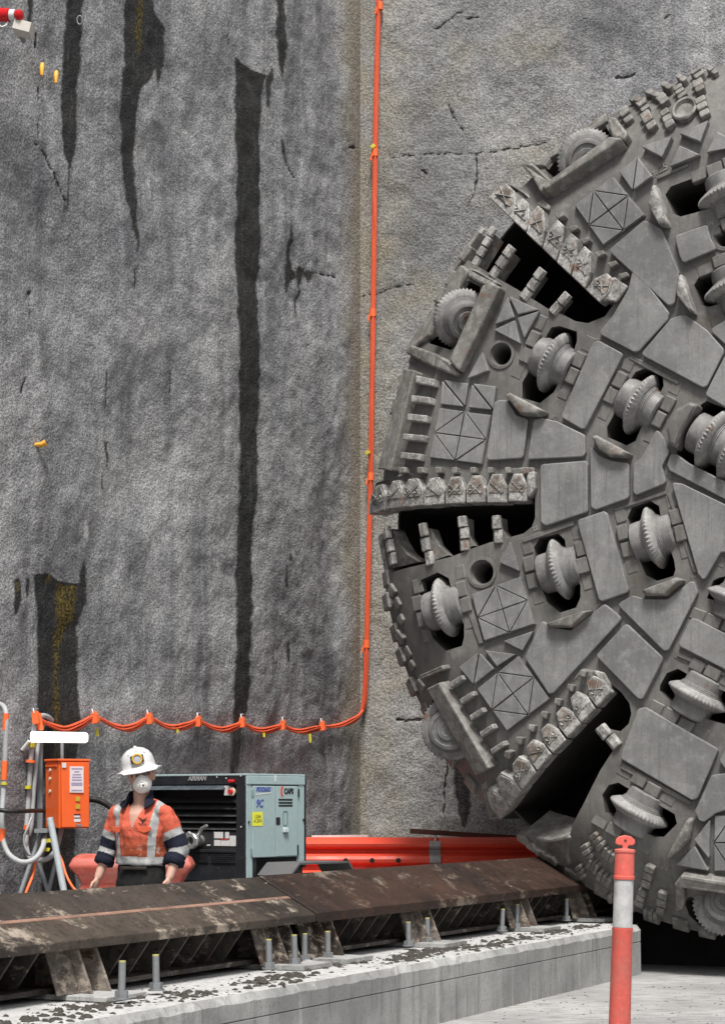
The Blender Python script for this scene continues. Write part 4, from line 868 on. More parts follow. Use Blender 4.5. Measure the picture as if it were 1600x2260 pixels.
# torn scrap of plastic on the plinth
mb = MB(); p = Pz(690, 2133, PZ); pts_ = [(-.09, .02, .0), (-.02, .05, .03), (.10, -.02, .0), (.03, -.045, .012), (-.05, -.03, .035)]
mb.prism([[Vector(q) for q in pts_], [Vector(q) + Vector((0, 0, .006)) for q in pts_]]); o = obj('plastic_scrap', mb, plain('grey_film', (.42, .42, .41), .4, .5)); o.location = p; tag(o, 'crumpled grey scrap of film lying on the plinth by the joint stools', 'scrap')

# ================================================================== BOLLARD
ORB = plain('faded_orange_plastic', (.62, .11, .085), .5, .7, (.42, .15, .12), 8, 0, .0008, 60, .4, .35, (.7, .32, .28))
REFL = plain('scuffed_white_sleeve', (.46, .46, .46), .5, .8, (.22, .21, .2), 10, 0, .0006, 80)
BP = P(1383, 1900, 9.0); bz = BP.z
BOL = thing('bollard', (BP.x - .045, 9.0, 0), 'orange plastic bollard with a white reflective sleeve and T-shaped top in the foreground', 'bollard'); BOL.rotation_euler = (0, radians(1.7), 0)
YZ = lambda py: (CAMZ - (py - HY) / FPX * 9.0)
Lx = basis(Vector((0, 0, 1)), Vector((0, 1, 0)), Vector((-1, 0, 0)))
def lz(name, prof, mat, par, sm=40, n=32): m = MB(); m.lathe(prof, n, Lx); return obj(name, m, mat, par, sm)
zt, z1, z2 = YZ(1877), YZ(1939), YZ(2052)
lz('lower_tube', [(0.03, .02), (.03, .053), (z2 - .006, .0445), (z2 + .001, .0470), (z2 + .007, .0465), (z2 + .008, .03)], ORB, BOL)
lz('reflective_sleeve', [(z2 + .008, .03), (z2 + .009, .0437), (z1 - .007, .0425), (z1 - .006, .03)], REFL, BOL)
lz('upper_tube', [(z1 - .006, .03), (z1 - .005, .0465), (z1 + .008, .0470), (z1 + .011, .0435), (zt - .012, .0430), (zt - .009, .0462), (zt, .0462), (zt + .004, .042), (zt + .008, .012)], ORB, BOL)
m = MB(); q = [(-.012, 0), (.012, 0), (.012, .018), (.030, .018), (.044, .026), (.041, .044), (.026, .058), (0, .063), (-.026, .058), (-.041, .044), (-.044, .026), (-.030, .018), (-.012, .018)]
m.prism([[(x, y, zt + .003 + z) for x, z in round_poly(q, .008, 3)] for y in (-.011, .011)]); bev(obj('top_handle', m, ORB, BOL), .004)
m = MB(); m.tube([(0, -.0125, zt + .042), (0, .0125, zt + .042)], .0065, 12); obj('handle_hole', m, plain('dark_hole', (.12, .03, .02), .8), BOL, 40)
lz('rubber_base', [(0, .02), (0, .19), (.03, .19), (.045, .12), (.05, .02)], plain('black_rubber', (.02, .02, .02), .8), BOL)

# ================================================================== BARRIERS AND TIMBER BEHIND
ORG = plain('orange_barrier_plastic', (.82, .085, .045), .42, .25, (.5, .07, .04), 4, 0, .001, 40)
ORGF = plain('faded_red_barrier_plastic', (.42, .085, .06), .5, .8, (.45, .22, .19), 5, 0, .001, 40, .4, .3, (.7, .5, .45))
def barrier(name, a, b, zt, mat, label, holes_=(), prof=None):
    a, b = Vector(a), Vector(b); L = (b - a).length; r = atan2(b.y - a.y, b.x - a.x)
    o = thing(name, (a.x, a.y, 0), label, 'barrier', None, r); m = MB()
    pr = prof or [(.28, 0), (.28, .25), (.2, .5), (.19, .70), (.20, .77), (.10, .80), (.09, .835), (.17, .87), (.18, .90), (.165, .93), (.07, .965), (.06, .99), (.15, 1.025), (.16, 1.05), (.12, 1.08), (.07, zt)]
    full = [(-d, z) for d, z in pr] + [(d, z) for d, z in reversed(pr)]
    m.prism([[(x, y * k, z) for y, z in full] for x, k in ((0, .8), (.03, 1), (L - .03, 1), (L, .8))])
    obj('barrier_body', m, mat, o, 38)
    for x, z in holes_:
        m = MB(); m.tube([(x, -.34, z), (x, -.05, z)], .028, 14); obj('drain_hole', m, DARK, o, 40)
    return o
YB = 20.0; zb = lambda py, Y=YB: CAMZ - (py - HY) / FPX * Y
B0, B1, B2 = P(560, 1775, YB), P(958, 1775, YB), P(1330, 1775, YB + .25)
o1 = barrier('water_barrier', (B0.x, B0.y, 0), (B1.x, B1.y, 0), zb(1849), ORG, 'bright orange water-filled barrier right of the compressor with three round holes')
for px in (763, 821, 879):
    q = P(px, 1900, YB - .16); m = MB(); m.tube([(q.x - B0.x, -.235, q.z), (q.x - B0.x, -.05, q.z)], .024, 14); obj('drain_hole', m, DARK, o1, 40)
o2 = barrier('water_barrier', (B1.x + .03, B1.y, 0), (B2.x, B2.y, 0), zb(1849) - .0, ORG, 'bright orange water-filled barrier that ends behind the cutterhead rim')
m = MB(); pr = [(.11, .80), (.10, .835), (.18, .87), (.19, .90), (.175, .93), (.08, .965), (.07, .99), (.16, 1.025), (.17, 1.05), (.13, 1.078)]
m.prism([[(B1.x - B0.x + x, -d - k, z) for d, z in pr for k in (0,)] + [(B1.x - B0.x + x, -d + .02, z) for d, z in reversed(pr)] for x in (-.05, .06)]); obj('joint_plate', m, plain('silver_tape', (.4, .4, .4), .4, .5), o1)
TIMB = plain('brown_timber', (.10, .045, .03), .8, .6, (.04, .025, .02), 8)
a, b = P(905, 1834, 20.55), P(1185, 1852, 20.4); m = MB(); d = (b - a); m.prism([[a * 0 + d * k + Vector((0, y, z)) for y, z in ((0, 0), (.09, 0), (.09, .05), (0, .05))] for k in (0, 1)]); o = obj('timber_beam', m, TIMB); o.location = a - Vector((0, 0, .03)); tag(o, 'brown timber beam lying on top behind the orange barrier', 'timber')
a, b = P(688, 1849, 20.12), P(812, 1848, 20.12); m = MB(); d = (b - a); m.prism([[d * k + Vector((0, y, z)) for y, z in ((0, 0), (.05, 0), (.05, .02), (0, .02))] for k in (0, 1)]); o = obj('white_batten', m, plain('white_wood', (.6, .6, .58), .7, .4)); o.location = a; tag(o, 'thin white batten lying along the top of the orange barrier', 'batten')
a, b = P(160, 1775, 15.5), P(426, 1775, 15.5)
pf = [(.24, 0), (.24, .30), (.2, .60), (.13, .68), (.12, .74), (.19, .80), (.2, .86), (.15, .92), (.14, .98), (.1, 1.05)]
m = MB(); L = b.x - a.x; zz = [0, .55, .68, .76, .84, .90, .97, 1.03, 1.06]; ins = [.0, .0, -.02, .06, .08, .05, -.01, .02, .06]; dd = [.22, .2, .16, .12, .12, .16, .18, .15, .08]
m.prism([[(0 + i, -d, z), (L - i, -d, z), (L - i, d, z), (0 + i, d, z)] for z, i, d in zip(zz, ins, dd)])
WB = thing('water_barrier', (a.x, 15.5, 0), 'faded red water-filled barrier with wavy ends behind the worker', 'barrier'); bev(obj('barrier_body', m, ORGF, WB, 50), .015, 3)

# ================================================================== AIR COMPRESSOR
PHI = radians(38); CY = 16.1
cp = P(545, 1775, CY)
CMP = thing('air_compressor', (cp.x, cp.y, 0), 'trailer air compressor with dark louvred end and pale mint side panel', 'compressor', None, -PHI)
BLK = plain('charcoal_paint', (.016, .018, .022), .45, .3, (.05, .05, .05), 8, 0, .0006, 60, .4, .35, (.2, .2, .2))
MINT = plain('mint_grey_paint', (.33, .43, .44), .42, .3, (.24, .29, .28), 5, 0, .0005, 60)
LOUV = plain('dusty_louvre', (.035, .036, .038), .5, .5, (.09, .09, .085), 14)
BLK2 = plain('black_louvre', (.02, .02, .021), .6, .4, (.05, .048, .045), 14)
WLAB = plain('white_label', (.6, .6, .6), .6, .15, (.4, .4, .4)); CHROME = plain('worn_alloy', (.42, .43, .43), .35, .4, (.15, .15, .15), 9, .6)
REDP = plain('red_plastic', (.55, .02, .025), .4, .1); BLUE = plain('blue_print', (.06, .08, .33), .6, .1); BLKP = plain('black_print', (.012, .012, .014), .6, .1); ORP = plain('red_orange_print', (.6, .08, .04), .6, .1)
YEL = plain('yellow_sticker', (.72, .72, .05), .6, .1)
zc = lambda py: CAMZ - (py - HY) / FPX * CY
W, L = 1.15, .71; Z0, Z1 = .82, zc(1709)
dx = lambda px: (px - 545) / 220.0; my = lambda px: (px - 545) / 127.0 * L
def cbox(name, x0, x1, y0, y1, z0, z1, mat, bv=.004, par=None):
    m = MB(); m.box(((x0 + x1) / 2, (y0 + y1) / 2, (z0 + z1) / 2), (x1 - x0, y1 - y0, z1 - z0)); o = obj(name, m, mat, par or CMP)
    return bev(o, bv, 2) if bv else o
# the end: frame members round a recessed louvre bay
cbox('canopy_core', -W + .02, -.02, .12, L, Z0, Z1 - .03, BLK2, 0)
cbox('top_rail', -W, -.004, 0, .12, zc(1732), Z1, BLK); cbox('right_post', dx(520), -.004, 0, .12, Z0, zc(1732), BLK); cbox('left_post', -W, -W + .1, 0, .12, Z0, zc(1732), BLK)
cbox('bottom_panel', -W + .1, dx(520), .0, .12, Z0, zc(1884), BLK); cbox('sill', -W + .1, dx(520), -.012, .05, zc(1884), zc(1877), BLK)
cbox('lower_bay_panel', -W + .1, dx(520), .03, .1, zc(1877), zc(1836), BLK2)
for py in (1766, 1781, 1797, 1812, 1827):
    m = MB(); m.prism([[(x, .02, zc(py + 6)), (x, .03, zc(py + 6)), (x, .1, zc(py - 6)), (x, .09, zc(py - 6))] for x in (-W + .1, dx(519))]); obj('louvre', m, LOUV, CMP)
m = MB(); m.prism([[(x, -.07, zc(1743)), (x, -.065, zc(1744)), (x, .04, zc(1733)), (x, .03, zc(1731))] for x in (-W + .1, dx(501))]); obj('hood', m, plain('glossy_hood', (.06, .075, .09), .22, .3, (.2, .2, .2), 10), CMP)
cbox('hood_bracket', dx(498), dx(502), -.03, .06, zc(1756), zc(1735), WLAB, 0)
cbox('lamp', dx(506), dx(518), -.035, .0, zc(1728), zc(1721), REDP, .008)
FM = lambda px, py, d=.003: basis(Vector((1, 0, 0)), Vector((0, 0, 1)), Vector((0, -1, 0)), (dx(px), -d, zc(py)))
m = MB(); m.tube([(dx(512), -.002, zc(1748)), (dx(512), -.015, zc(1748))], .033, 20); eb = obj('stop_button', m, plain('pale_ring', (.6, .55, .42), .5), CMP, 40)
m = MB(); m.tube([(dx(512), -.015, zc(1748)), (dx(512), -.04, zc(1748))], .019, 20); obj('button_cap', m, REDP, eb, 40)
lettering('nameplate_lettering', 'AIRMAN', .050, plain('grey_print', (.32, .32, .32), .5), CMP, FM(428, 1718), .25, 1.05, .0015)
for x0, x1, y0, y1 in ((463, 484, 1838, 1852), (489, 498, 1838, 1852), (463, 478, 1856, 1869), (479, 499, 1855, 1869), (500, 514, 1846, 1869)): cbox('warning_label', dx(x0), dx(x1), .026, .030, zc(y1), zc(y0), WLAB, 0)
cbox('label_stripe', dx(479), dx(497), .023, .026, zc(1855), zc(1853), REDP, 0)
for x0, x1 in ((424, 455), (462, 519)):
    gr = cbox('lower_grille', dx(x0), dx(x1), -.006, .0, zc(1906), zc(1888), BLK2, 0); k = 0
    n_ = int((x1 - x0) / 4)
    for i in range(n_ + 1): cbox('grille_bar', dx(x0) + (dx(x1) - dx(x0)) * i / n_ - .002, dx(x0) + (dx(x1) - dx(x0)) * i / n_ + .002, -.01, -.006, zc(1906), zc(1888), BLK, 0, gr)
    for i in range(5): z = zc(1906) + (zc(1888) - zc(1906)) * i / 4; cbox('grille_bar', dx(x0), dx(x1), -.0105, -.0065, z - .002, z + .002, BLK, 0, gr)
# air outlet with claw coupling and lever
m = MB(); xo, zo = dx(430), zc(1858); Ly = basis(Vector((0, -1, 0)), Vector((1, 0, 0)), Vector((0, 0, -1)))
m.lathe([(0, .02), (0, .045), (.07, .045), (.08, .062), (.115, .066), (.125, .058), (.125, .034), (.05, .03), (.05, .0)], 28, Ly, (xo, .03, zo), lambda q, k: (.014 if q in (4, 5) and k % 9 in (0, 1, 2) else 0)); ot = obj('air_outlet', m, CHROME, CMP, 40)
m = MB(); m.tube([(xo + .03, -.03, zo + .04), (xo + .09, -.05, zo + .10), (xo + .15, -.06, zo + .125)], [.018, .016, .012], 8); obj('outlet_lever', m, CHROME, ot, 50)
m = MB(); m.tube([(xo - .05, .03, zo + .0), (xo - .10, -.03, zo + .015)], .026, 10); obj('drain_cock', m, CHROME, CMP, 50)
for px, py in ((531, 1713), (532, 1826), (475, 1715), (497, 1718), (453, 1868)): cbox('rivet', dx(px) - .005, dx(px) + .005, -.006 if px > 500 else -.004, .03, zc(py) - .006, zc(py) + .006, WLAB, .002)
# mint side
cbox('side_skin', -.02, 0, .0, L, zc(1895), Z1 - .002, MINT, .003); cbox('side_skin', -.02, .001, 0, my(557), Z0, zc(1895), MINT, .003); cbox('side_skin', -.02, .001, my(657), L, Z0 + .15, zc(1895), MINT, .003)
cbox('roof_cap', -W - .003, .006, -.004, L + .004, Z1 - .012, Z1 + .004, MINT, .004)
cbox('roof_trim', -.012, .007, -.003, L + .003, zc(1733) + .004, Z1 - .012, MINT, .005)
cbox('door', .001, .009, my(556), my(605.5), zc(1894), zc(1735), MINT, .004); cbox('door', .001, .009, my(607), my(655), zc(1893), zc(1735), MINT, .004)
cbox('door_gap', .0, .004, my(554), my(658), zc(1735), zc(1732.5), BLKP, 0); cbox('corner_trim', -.03, .003, L, L + .02, Z0 + .1, Z1 - .01, BLK, .002)
SM = lambda px, py, d=.0105: basis(Vector((0, 1, 0)), Vector((0, 0, 1)), Vector((1, 0, 0)), (d, my(px), zc(py)))
for py in (1765.5, 1772.5, 1779): cbox('air_slot', .006, .0105, my(612), my(643), zc(py + 2.2), zc(py - 2), BLK2, 0)
m = MB(); q = round_poly([(my(621.5), zc(1825)), (my(632), zc(1825)), (my(632.5), zc(1791)), (my(621.5), zc(1791))], .02, 4); q2 = inset(ccw(q), .012)
m.prism([[(.0105, x, z) for x, z in ccw(q)], [(.0125, x, z) for x, z in inset(ccw(q), .004)], [(.006, x, z) for x, z in inset(ccw(q), .014)]], False, True); dh = obj('door_handle', m, plain('recess_grey', (.10, .15, .155), .5), CMP)
cbox('latch_paddle', .008, .03, my(621), my(631), zc(1840), zc(1829), plain('pale_plastic', (.55, .62, .63), .4), .006, dh)
cbox('door_lock', .008, .013, my(606.5), my(615), zc(1822), zc(1805), BLKP, .003)
for px, py, h_ in ((657, 1750, 9), (655, 1880, 12), (555.5, 1751, 8), (553, 1882, 9)): cbox('hinge', .006, .016, my(px) - .007, my(px) + .007, zc(py + h_), zc(py - h_), BLKP if px > 600 else plain('hinge_grey', (.2, .27, .27), .5), .003)
cbox('side_bolt', .0, .012, my(541.5) + .03, my(544) + .03, zc(1818), zc(1813), BLKP, .002); cbox('side_bolt', .0, .012, my(668), my(671), zc(1814), zc(1809), BLKP, .002)
lettering('side_lettering', 'CAPS', .060, BLKP, CMP, SM(634.5, 1747), 0, .82, .003)
m = MB(); arc = [(my(622.5) + .034 * cos(a), zc(1747) + .052 * sin(a)) for a in [radians(t_) for t_ in range(115, 250, 12)]]; arc2 = [(my(624.5) + .026 * cos(a), zc(1747) + .036 * sin(a)) for a in [radians(t_) for t_ in range(245, 110, -12)]]
m.prism([[(.0092, x, z) for x, z in arc + arc2], [(.0112, x, z) for x, z in arc + arc2]]); obj('side_emblem', m, ORP, CMP)
lettering('model_lettering', 'PDS265S', .048, BLUE, CMP, SM(578, 1743), .3, .98, .0015)
m = MB(); m.prism([[(d_, my(px), zc(py)) for px, py in ((560, 1754), (595, 1749), (596, 1751), (562, 1756))] for d_ in (.0092, .011)]); obj('model_swoosh', m, WLAB, CMP)
lettering('unit_lettering', '9C', .09, BLUE, CMP, SM(570, 1775), .25, .8, .002)
st = cbox('yellow_sticker', .009, .0112, my(554.5), my(577), zc(1824), zc(1793), YEL, 0)
lettering('sticker_writing', 'L204J', .038, plain('olive_ink', (.12, .12, .02), .7), CMP, SM(566, 1803.5, .0115), .1, .85); lettering('sticker_writing', 'A 20-4', .040, plain('dark_ink', (.04, .04, .02), .7), CMP, SM(566, 1813, .0115), .1, .85)
cbox('scuff_plate', .0, .0095, my(604), my(607), zc(1725), zc(1711), WLAB, 0)
cbox('skirt', -.3, -.02, my(557), my(657), Z0, zc(1895) + .01, BLKP, 0)
# wheels, mudguard, drawbar
m = MB(); x0, x1, y0, y1, zt_ = .02, .36, .1, .95, zc(1905)
m.prism([[(x0, y0, zt_ - .10), (x0, y0 + .12, zt_), (x0, y1 - .1, zt_), (x0, y1, zt_ - .12), (x0, y1 - .02, zt_ - .12), (x0, y1 - .11, zt_ - .015), (x0, y0 + .125, zt_ - .015), (x0, y0 + .02, zt_ - .1)],
         [(x1, y0, zt_ - .10), (x1, y0 + .12, zt_), (x1, y1 - .1, zt_), (x1, y1, zt_ - .12), (x1, y1 - .02, zt_ - .12), (x1, y1 - .11, zt_ - .015), (x1, y0 + .125, zt_ - .015), (x1, y0 + .02, zt_ - .1)]]); obj('mudguard', m, plain('grey_mudguard', (.10, .10, .105), .5, .4), CMP)
def wheel(x):
    m = MB(); m.lathe([(-.09, .2), (-.1, .34), (-.07, .37), (.07, .37), (.1, .34), (.09, .2)], 32, None, (x, .5, .37)); t_ = obj('tyre', m, plain('tyre_rubber', (.018, .018, .018), .85), CMP, 40)
    m = MB(); m.lathe([(-.05, .05), (-.06, .2), (.06, .2), (.03, .05)], 24, None, (x, .5, .37)); obj('rim', m, GALV, t_, 40)
wheel(.2); wheel(-W - .15)
cbox('chassis', -W + .1, -.1, .1, L - .1, Z0 - .18, Z0, BLK, 0); cbox('axle', -W - .1, .15, .46, .54, .33, .41, BLK, 0)
m = MB(); m.tube([(-W / 2, .2, .6), (-W / 2, -.9, .55)], .04, 8); obj('drawbar', m, BLK, CMP); m = MB(); m.tube([(-W / 2, -.6, .55), (-W / 2, -.6, .0)], .03, 8); obj('jockey_leg', m, BLK, CMP)

# ================================================================== POWER BOX ON A TRESTLE, CONDUITS, LIGHT
ORX = plain('orange_enamel', (.74, .115, .02), .38, .12, (.5, .08, .02), 6, 0, .0004, 50, .5)
YX = 15.7; ed = P(130, 1775, YX); PS_ = radians(33)
zx = lambda py: CAMZ - (py - HY) / FPX * YX
BX = thing('power_box', (ed.x, ed.y, zx(1829)), 'bright orange metal power distribution box mounted on a grey trestle', 'electric box', None, PS_)
# local: +X along the door to the right, the knob side faces -X ... the edge nearest the camera is at the origin
Hh = zx(1677) - zx(1829); WD = (188 - 130) / 286.6 / cos(PS_) * 1.05; WL = (130 - 90) / 286.6 / sin(PS_) * .98
zl = lambda py: zx(py) - zx(1829)
def bbox(name, x0, x1, y0, y1, z0, z1, mat, bv=.004, par=BX):
    m = MB(); m.box(((x0 + x1) / 2, (y0 + y1) / 2, (z0 + z1) / 2), (x1 - x0, y1 - y0, z1 - z0)); o = obj(name, m, mat, par)
    return bev(o, bv, 2) if bv else o
bbox('box_body', 0, WD, 0, WL, 0, Hh - .012, ORX, .006); bbox('rain_cap', -.012, WD + .008, -.014, WL, Hh - .012, Hh + .006, ORX, .005); bbox('side_flange', -.008, .0, .03, WL - .01, Hh - .055, Hh - .04, ORX, .002)
m = MB(); m.prism([[(.012, -.006, z), (WD - .004, -.004, z), (WD - .004, -.016, z), (.012, -.020 - k, z)] for z, k in ((.008, .018), (Hh * .52, .004), (Hh - .02, 0))]); dr = obj('door', m, ORX, BX)
bev(dr, .004)
dm = lambda fx, py, d=.03: basis(Vector((1, 0, 0)), Vector((0, 0, 1)), Vector((0, -1, 0)), (WD * fx, -d, zl(py)))
fx = lambda px: (px - 131) / 57.0
def dlab(name, p0, p1, y0, y1, mat, d=.024): return bbox(name, WD * fx(p0), WD * fx(p1), -d - .004, -d + .006, zl(y1), zl(y0), mat, 0)
PINK = plain('paper_notice', (.68, .58, .60), .7, .1); INK = plain('faded_ink', (.28, .28, .42), .8, .1)
dlab('notice', 149, 175, 1692, 1750, PINK)
for k, (py, wd, tx) in enumerate(((1697, .9, 'POWER BOARD'), (1703.5, .4, 'SUB'), (1710, .7, 'DANGER'), (1716, .8, 'CONTACT SITE'), (1722, .8, 'ELECTRICIAN'), (1729, .9, 'BEFORE WORK'), (1733, .9, 'KEEP CLEAR'), (1745, .9, 'NO ENTRY'))):
    bbox('notice_line', WD * (fx(162) - .2 * wd), WD * (fx(162) + .2 * wd), -.0295, -.0275, zl(py + 1.4), zl(py - 1.4), INK, 0)
dlab('tag_label', 134.5, 142, 1684.5, 1695, WLAB); YLB = plain('ochre_label', (.5, .35, .02), .6, .3)
dlab('hazard_label', 160, 168, 1759, 1769, YLB); dlab('hazard_label', 160, 168, 1776, 1786, YLB); dlab('rating_label', 157, 169, 1797, 1801, plain('maroon_print', (.1, .01, .03), .6)); dlab('rating_label', 157, 168, 1801, 1805, WLAB); dlab('rating_label', 157, 169, 1805, 1808, plain('maroon_print', (.1, .01, .03), .6)); dlab('rating_label', 157, 169, 1808, 1815, WLAB)
bbox('door_latch', WD * fx(161), WD * fx(170), -.05, -.02, zl(1826), zl(1820), GALV, .002)
for py in (1700, 1719, 1747):
    m = MB(); yk = WL * .62 * (1 if py != 1700 else .97); m.tube([(-.001, yk, zl(py)), (-.012, yk, zl(py))], .013, 14); k_ = obj('side_knob', m, plain('cream_plastic', (.6, .55, .42), .5), BX, 40)
TR = thing('trestle', P(95, 1775, 15.75) * 1, 'grey steel trestle with crossed legs under the orange power box', 'trestle'); TR.location.z = 0; bpy.context.view_layer.update()
def tp(px, py, Y): return P(px, py, Y) - Vector(TR.location)
def toground(a, b): k = (a.z + 0) / (a.z - b.z); return a + (b - a) * k
STEEL = plain('grey_pipe', (.25, .27, .29), .45, .4, (.12, .12, .12), 9, .2)
def leg(name, a, b, r, par=TR, mat=STEEL):
    m = MB(); m.tube([a, toground(a, b)], r, 10); return obj(name, m, mat, par, 60)
LST = plain('light_grey_pipe', (.40, .44, .46), .4, .4, (.2, .2, .2), 9, .1)
leg('leg', tp(110, 1806, 15.2), tp(141, 1968, 15.1), .026, TR, LST); leg('leg', tp(92, 1835, 15.6), tp(45, 1972, 15.5), .018); leg('leg', tp(83, 1900, 15.95), tp(106, 1968, 15.95), .018); leg('leg', tp(126, 1890, 15.95), tp(107, 1968, 15.95), .018)
m = MB(); m.box(tp(97, 1834, 15.62), (.10, .3, .03)); obj('cross_bar', m, GALV, TR)
m = MB(); m.box(tp(88, 1730, 16.12), (.045, .03, .9)); obj('upright', m, STEEL, TR)
m = MB(); m.tube([tp(137, 1690, 16.05), tp(137, 1630, 16.05)], .014, 8); obj('light_post', m, STEEL, TR, 60)
def cable(name, pts_, r, mat, label, cat='cable', group=None, n=8):
    p = smooth_path([P(*q) for q in pts_]); o0 = p[0].copy(); m = MB(); m.tube([q - o0 for q in p], r, n)
    o = obj(name, m, mat, None, 60); o.location = o0; tag(o, label, cat, group); return o
COND = plain('grey_conduit', (.36, .37, .38), .5, .3, (.2, .2, .2), 7); ORT = plain('orange_tape', (.85, .15, .04), .5, .25, (.6, .1, .03), 9); BLC = plain('black_cable', (.012, .012, .012), .5, .2)
YT = plain('yellow_tape', (.55, .48, .02), .6, .3)
c1 = cable('conduit', [(-8, 1553, 15.6), (8, 1560, 15.5), (14, 1585, 15.45), (12, 1650, 15.45), (8, 1740, 15.45), (4, 1800, 15.4), (6, 1850, 15.4), (18, 1884, 15.35), (42, 1902, 15.3), (66, 1902, 15.3), (85, 1888, 15.35), (96, 1865, 15.45), (98, 1845, 15.6)], .021, COND, 'thick grey conduit hanging at the far left and looping up under the power box', 'conduit')
def sleeve(par, a, b, r, mat, name='tape_sleeve'):
    o0 = Vector(par.location); m = MB(); m.tube([P(*a) - o0, P(*b) - o0], r, 10); return obj(name, m, mat, par, 60)
sleeve(c1, (13.5, 1575, 15.45), (12, 1612, 15.45), .024, ORT); sleeve(c1, (11, 1680, 15.45), (8.5, 1722, 15.45), .024, ORT); sleeve(c1, (4, 1830, 15.4), (4.6, 1858, 15.4), .026, ORT); sleeve(c1, (9, 1728, 15.44), (9, 1733, 15.44), .026, YT)
c2 = cable('conduit', [(114, 1591, 16.3), (104, 1582, 16.2), (90, 1581, 16.1), (80, 1592, 16.05), (73, 1625, 16.0), (68, 1680, 16.0), (62, 1780, 16.0), (58, 1840, 15.95), (60, 1880, 15.9), (72, 1897, 15.85), (100, 1898, 15.85), (118, 1885, 15.9), (128, 1862, 15.95), (136, 1830, 16.0)], .021, COND, 'grey conduit bending down from the wall cables beside the white lamp', 'conduit')
cable('conduit', [(113, 1597, 16.32), (102, 1596, 16.2), (92, 1606, 16.1), (84, 1640, 16.05), (79, 1700, 16.02), (74, 1760, 16.02), (70, 1820, 16.0), (64, 1845, 16.0)], .018, COND, 'second grey conduit running down just right of the bent one', 'conduit')
cable('conduit', [(70, 1805, 15.9), (60, 1830, 15.85), (53, 1850, 15.85), (56, 1872, 15.85), (66, 1888, 15.85)], .010, COND, 'thin pale hose curling beside the trestle leg', 'hose')
sleeve(c2, (84, 1575, 16.02), (90, 1612, 16.02), .026, ORT); sleeve(c2, (68, 1678, 15.97), (67.5, 1684, 15.97), .04, ORT); sleeve(c2, (71, 1640, 15.97), (70.5, 1650, 15.97), .028, YT); sleeve(c2, (62, 1735, 15.97), (62, 1742, 15.97), .027, YT); sleeve(c2, (58, 1822, 15.93), (58, 1832, 15.93), .024, ORT)
sleeve(c1, (97, 1855, 15.5), (98, 1862, 15.5), .026, YT)
for (x_, y_), lb in (((108, 1860), 'yellow plastic tag hanging under the orange power box'), ((102, 1880), 'lower yellow tag dangling among the conduits')):
    m = MB(); m.prism([[Vector((x - .03, y, z)) for x, z in round_poly([(0, 0), (.05, .0), (.06, .025), (.01, .03)], .008, 3)] for y in (0, .02)]); o = obj('cable_tag', m, YT); o.location = P(x_, y_, 15.5); tag(o, lb, 'tag')
cable('black_cable', [(-6, 1788, 15.3), (20, 1791, 15.3), (50, 1791, 15.4), (80, 1790, 15.7), (100, 1790, 16.1)], .017, BLC, 'black cable running in from the left edge behind the conduits')
cable('black_cable', [(150, 1740, 16.6), (192, 1762, 16.3), (215, 1767, 16.25), (238, 1778, 16.2), (262, 1800, 16.1), (300, 1850, 16.0)], .026, BLC, 'thick black cable sagging from the power box behind the worker')
cable('orange_lead', [(131, 1888, 15.4), (138, 1905, 15.35), (146, 1932, 15.3), (158, 1955, 15.25), (172, 1972, 15.2), (190, 1990, 15.1)], .010, ORT, 'thin orange lead slanting down right of the trestle leg')
cable('orange_lead', [(78, 1900, 15.6), (74, 1925, 15.6), (68, 1945, 15.55), (58, 1970, 15.5), (55, 1990, 15.5)], .012, ORT, 'orange lead dropping between the trestle legs')
LP = thing('tube_light', P(131, 1627, 15.9), 'white diffuser tube light fixed above the orange power box', 'lamp'); em = NT('lit_diffuser'); em.b.inputs['Emission Color'].default_value = (1, .99, .96, 1); em.b.inputs['Emission Strength'].default_value = .85; em = em.done((.85, .85, .84), .4)
m = MB(); m.tube([(-.222, 0, .0), (-.215, 0, 0), (.205, 0, -.006), (.222, 0, -.006)], [.035, .043, .041, .03], 16); obj('diffuser', m, em, LP, 60)
m = MB(); m.tube([(-.24, .03, -.03), (-.30, .05, -.10)], .014, 8); obj('cable_gland', m, WLAB, LP, 60)

# ---- orange cables festooned along the wall on hooks
HOOKS = [(80, 1584, 'beside the bent grey conduits at the left'), (210, 1584, 'highest hook above the white lamp'), (330, 1586, 'above the worker, straight over his helmet'), (438, 1592, 'second hook right of the worker'), (535, 1594, 'on the long dark water streak'), (625, 1600, 'right of the long dark streak'), (712, 1602, 'last before the wall corner')]
zwall = lambda x, y, d=.07: Ps(x, y, WS - d)
SAG = [(80, 1586), (112, 1600), (145, 1610), (178, 1601), (210, 1585), (250, 1601), (275, 1608), (300, 1604), (330, 1587), (365, 1602), (390, 1606), (415, 1602), (438, 1593), (470, 1606), (495, 1611), (520, 1605), (535, 1597), (560, 1609), (585, 1613), (610, 1608), (625, 1602), (650, 1613), (675, 1614), (700, 1609), (712, 1605), (745, 1602), (772, 1594), (790, 1584)]
OC = plain('orange_cable_sheath', (.68, .10, .04), .45, .12, (.6, .09, .03), 10)
def bundle(name, path, k, r, label, spread=.009):
    root = thing(name, path[0], label, 'cable'); base = smooth_path(path, 5)
    for i in range(k):
        a = random.uniform(0, 6); ph = random.uniform(0, 6); q = [p + Vector((0, -.02 * (i % 2), spread * (i - (k - 1) / 2) + .010 * sin(j * .32 + ph))) - path[0] for j, p in enumerate(base)]
        m = MB(); m.tube(q, r, 6); obj('cable_strand', m, OC, root, 60)
    return root
FE = bundle('festoon_cable', [zwall(*q) for q in SAG] + [P(800, 1570, END_Y - .1)], 4, .012, 'bundle of orange cables slung in loops along the grey wall')
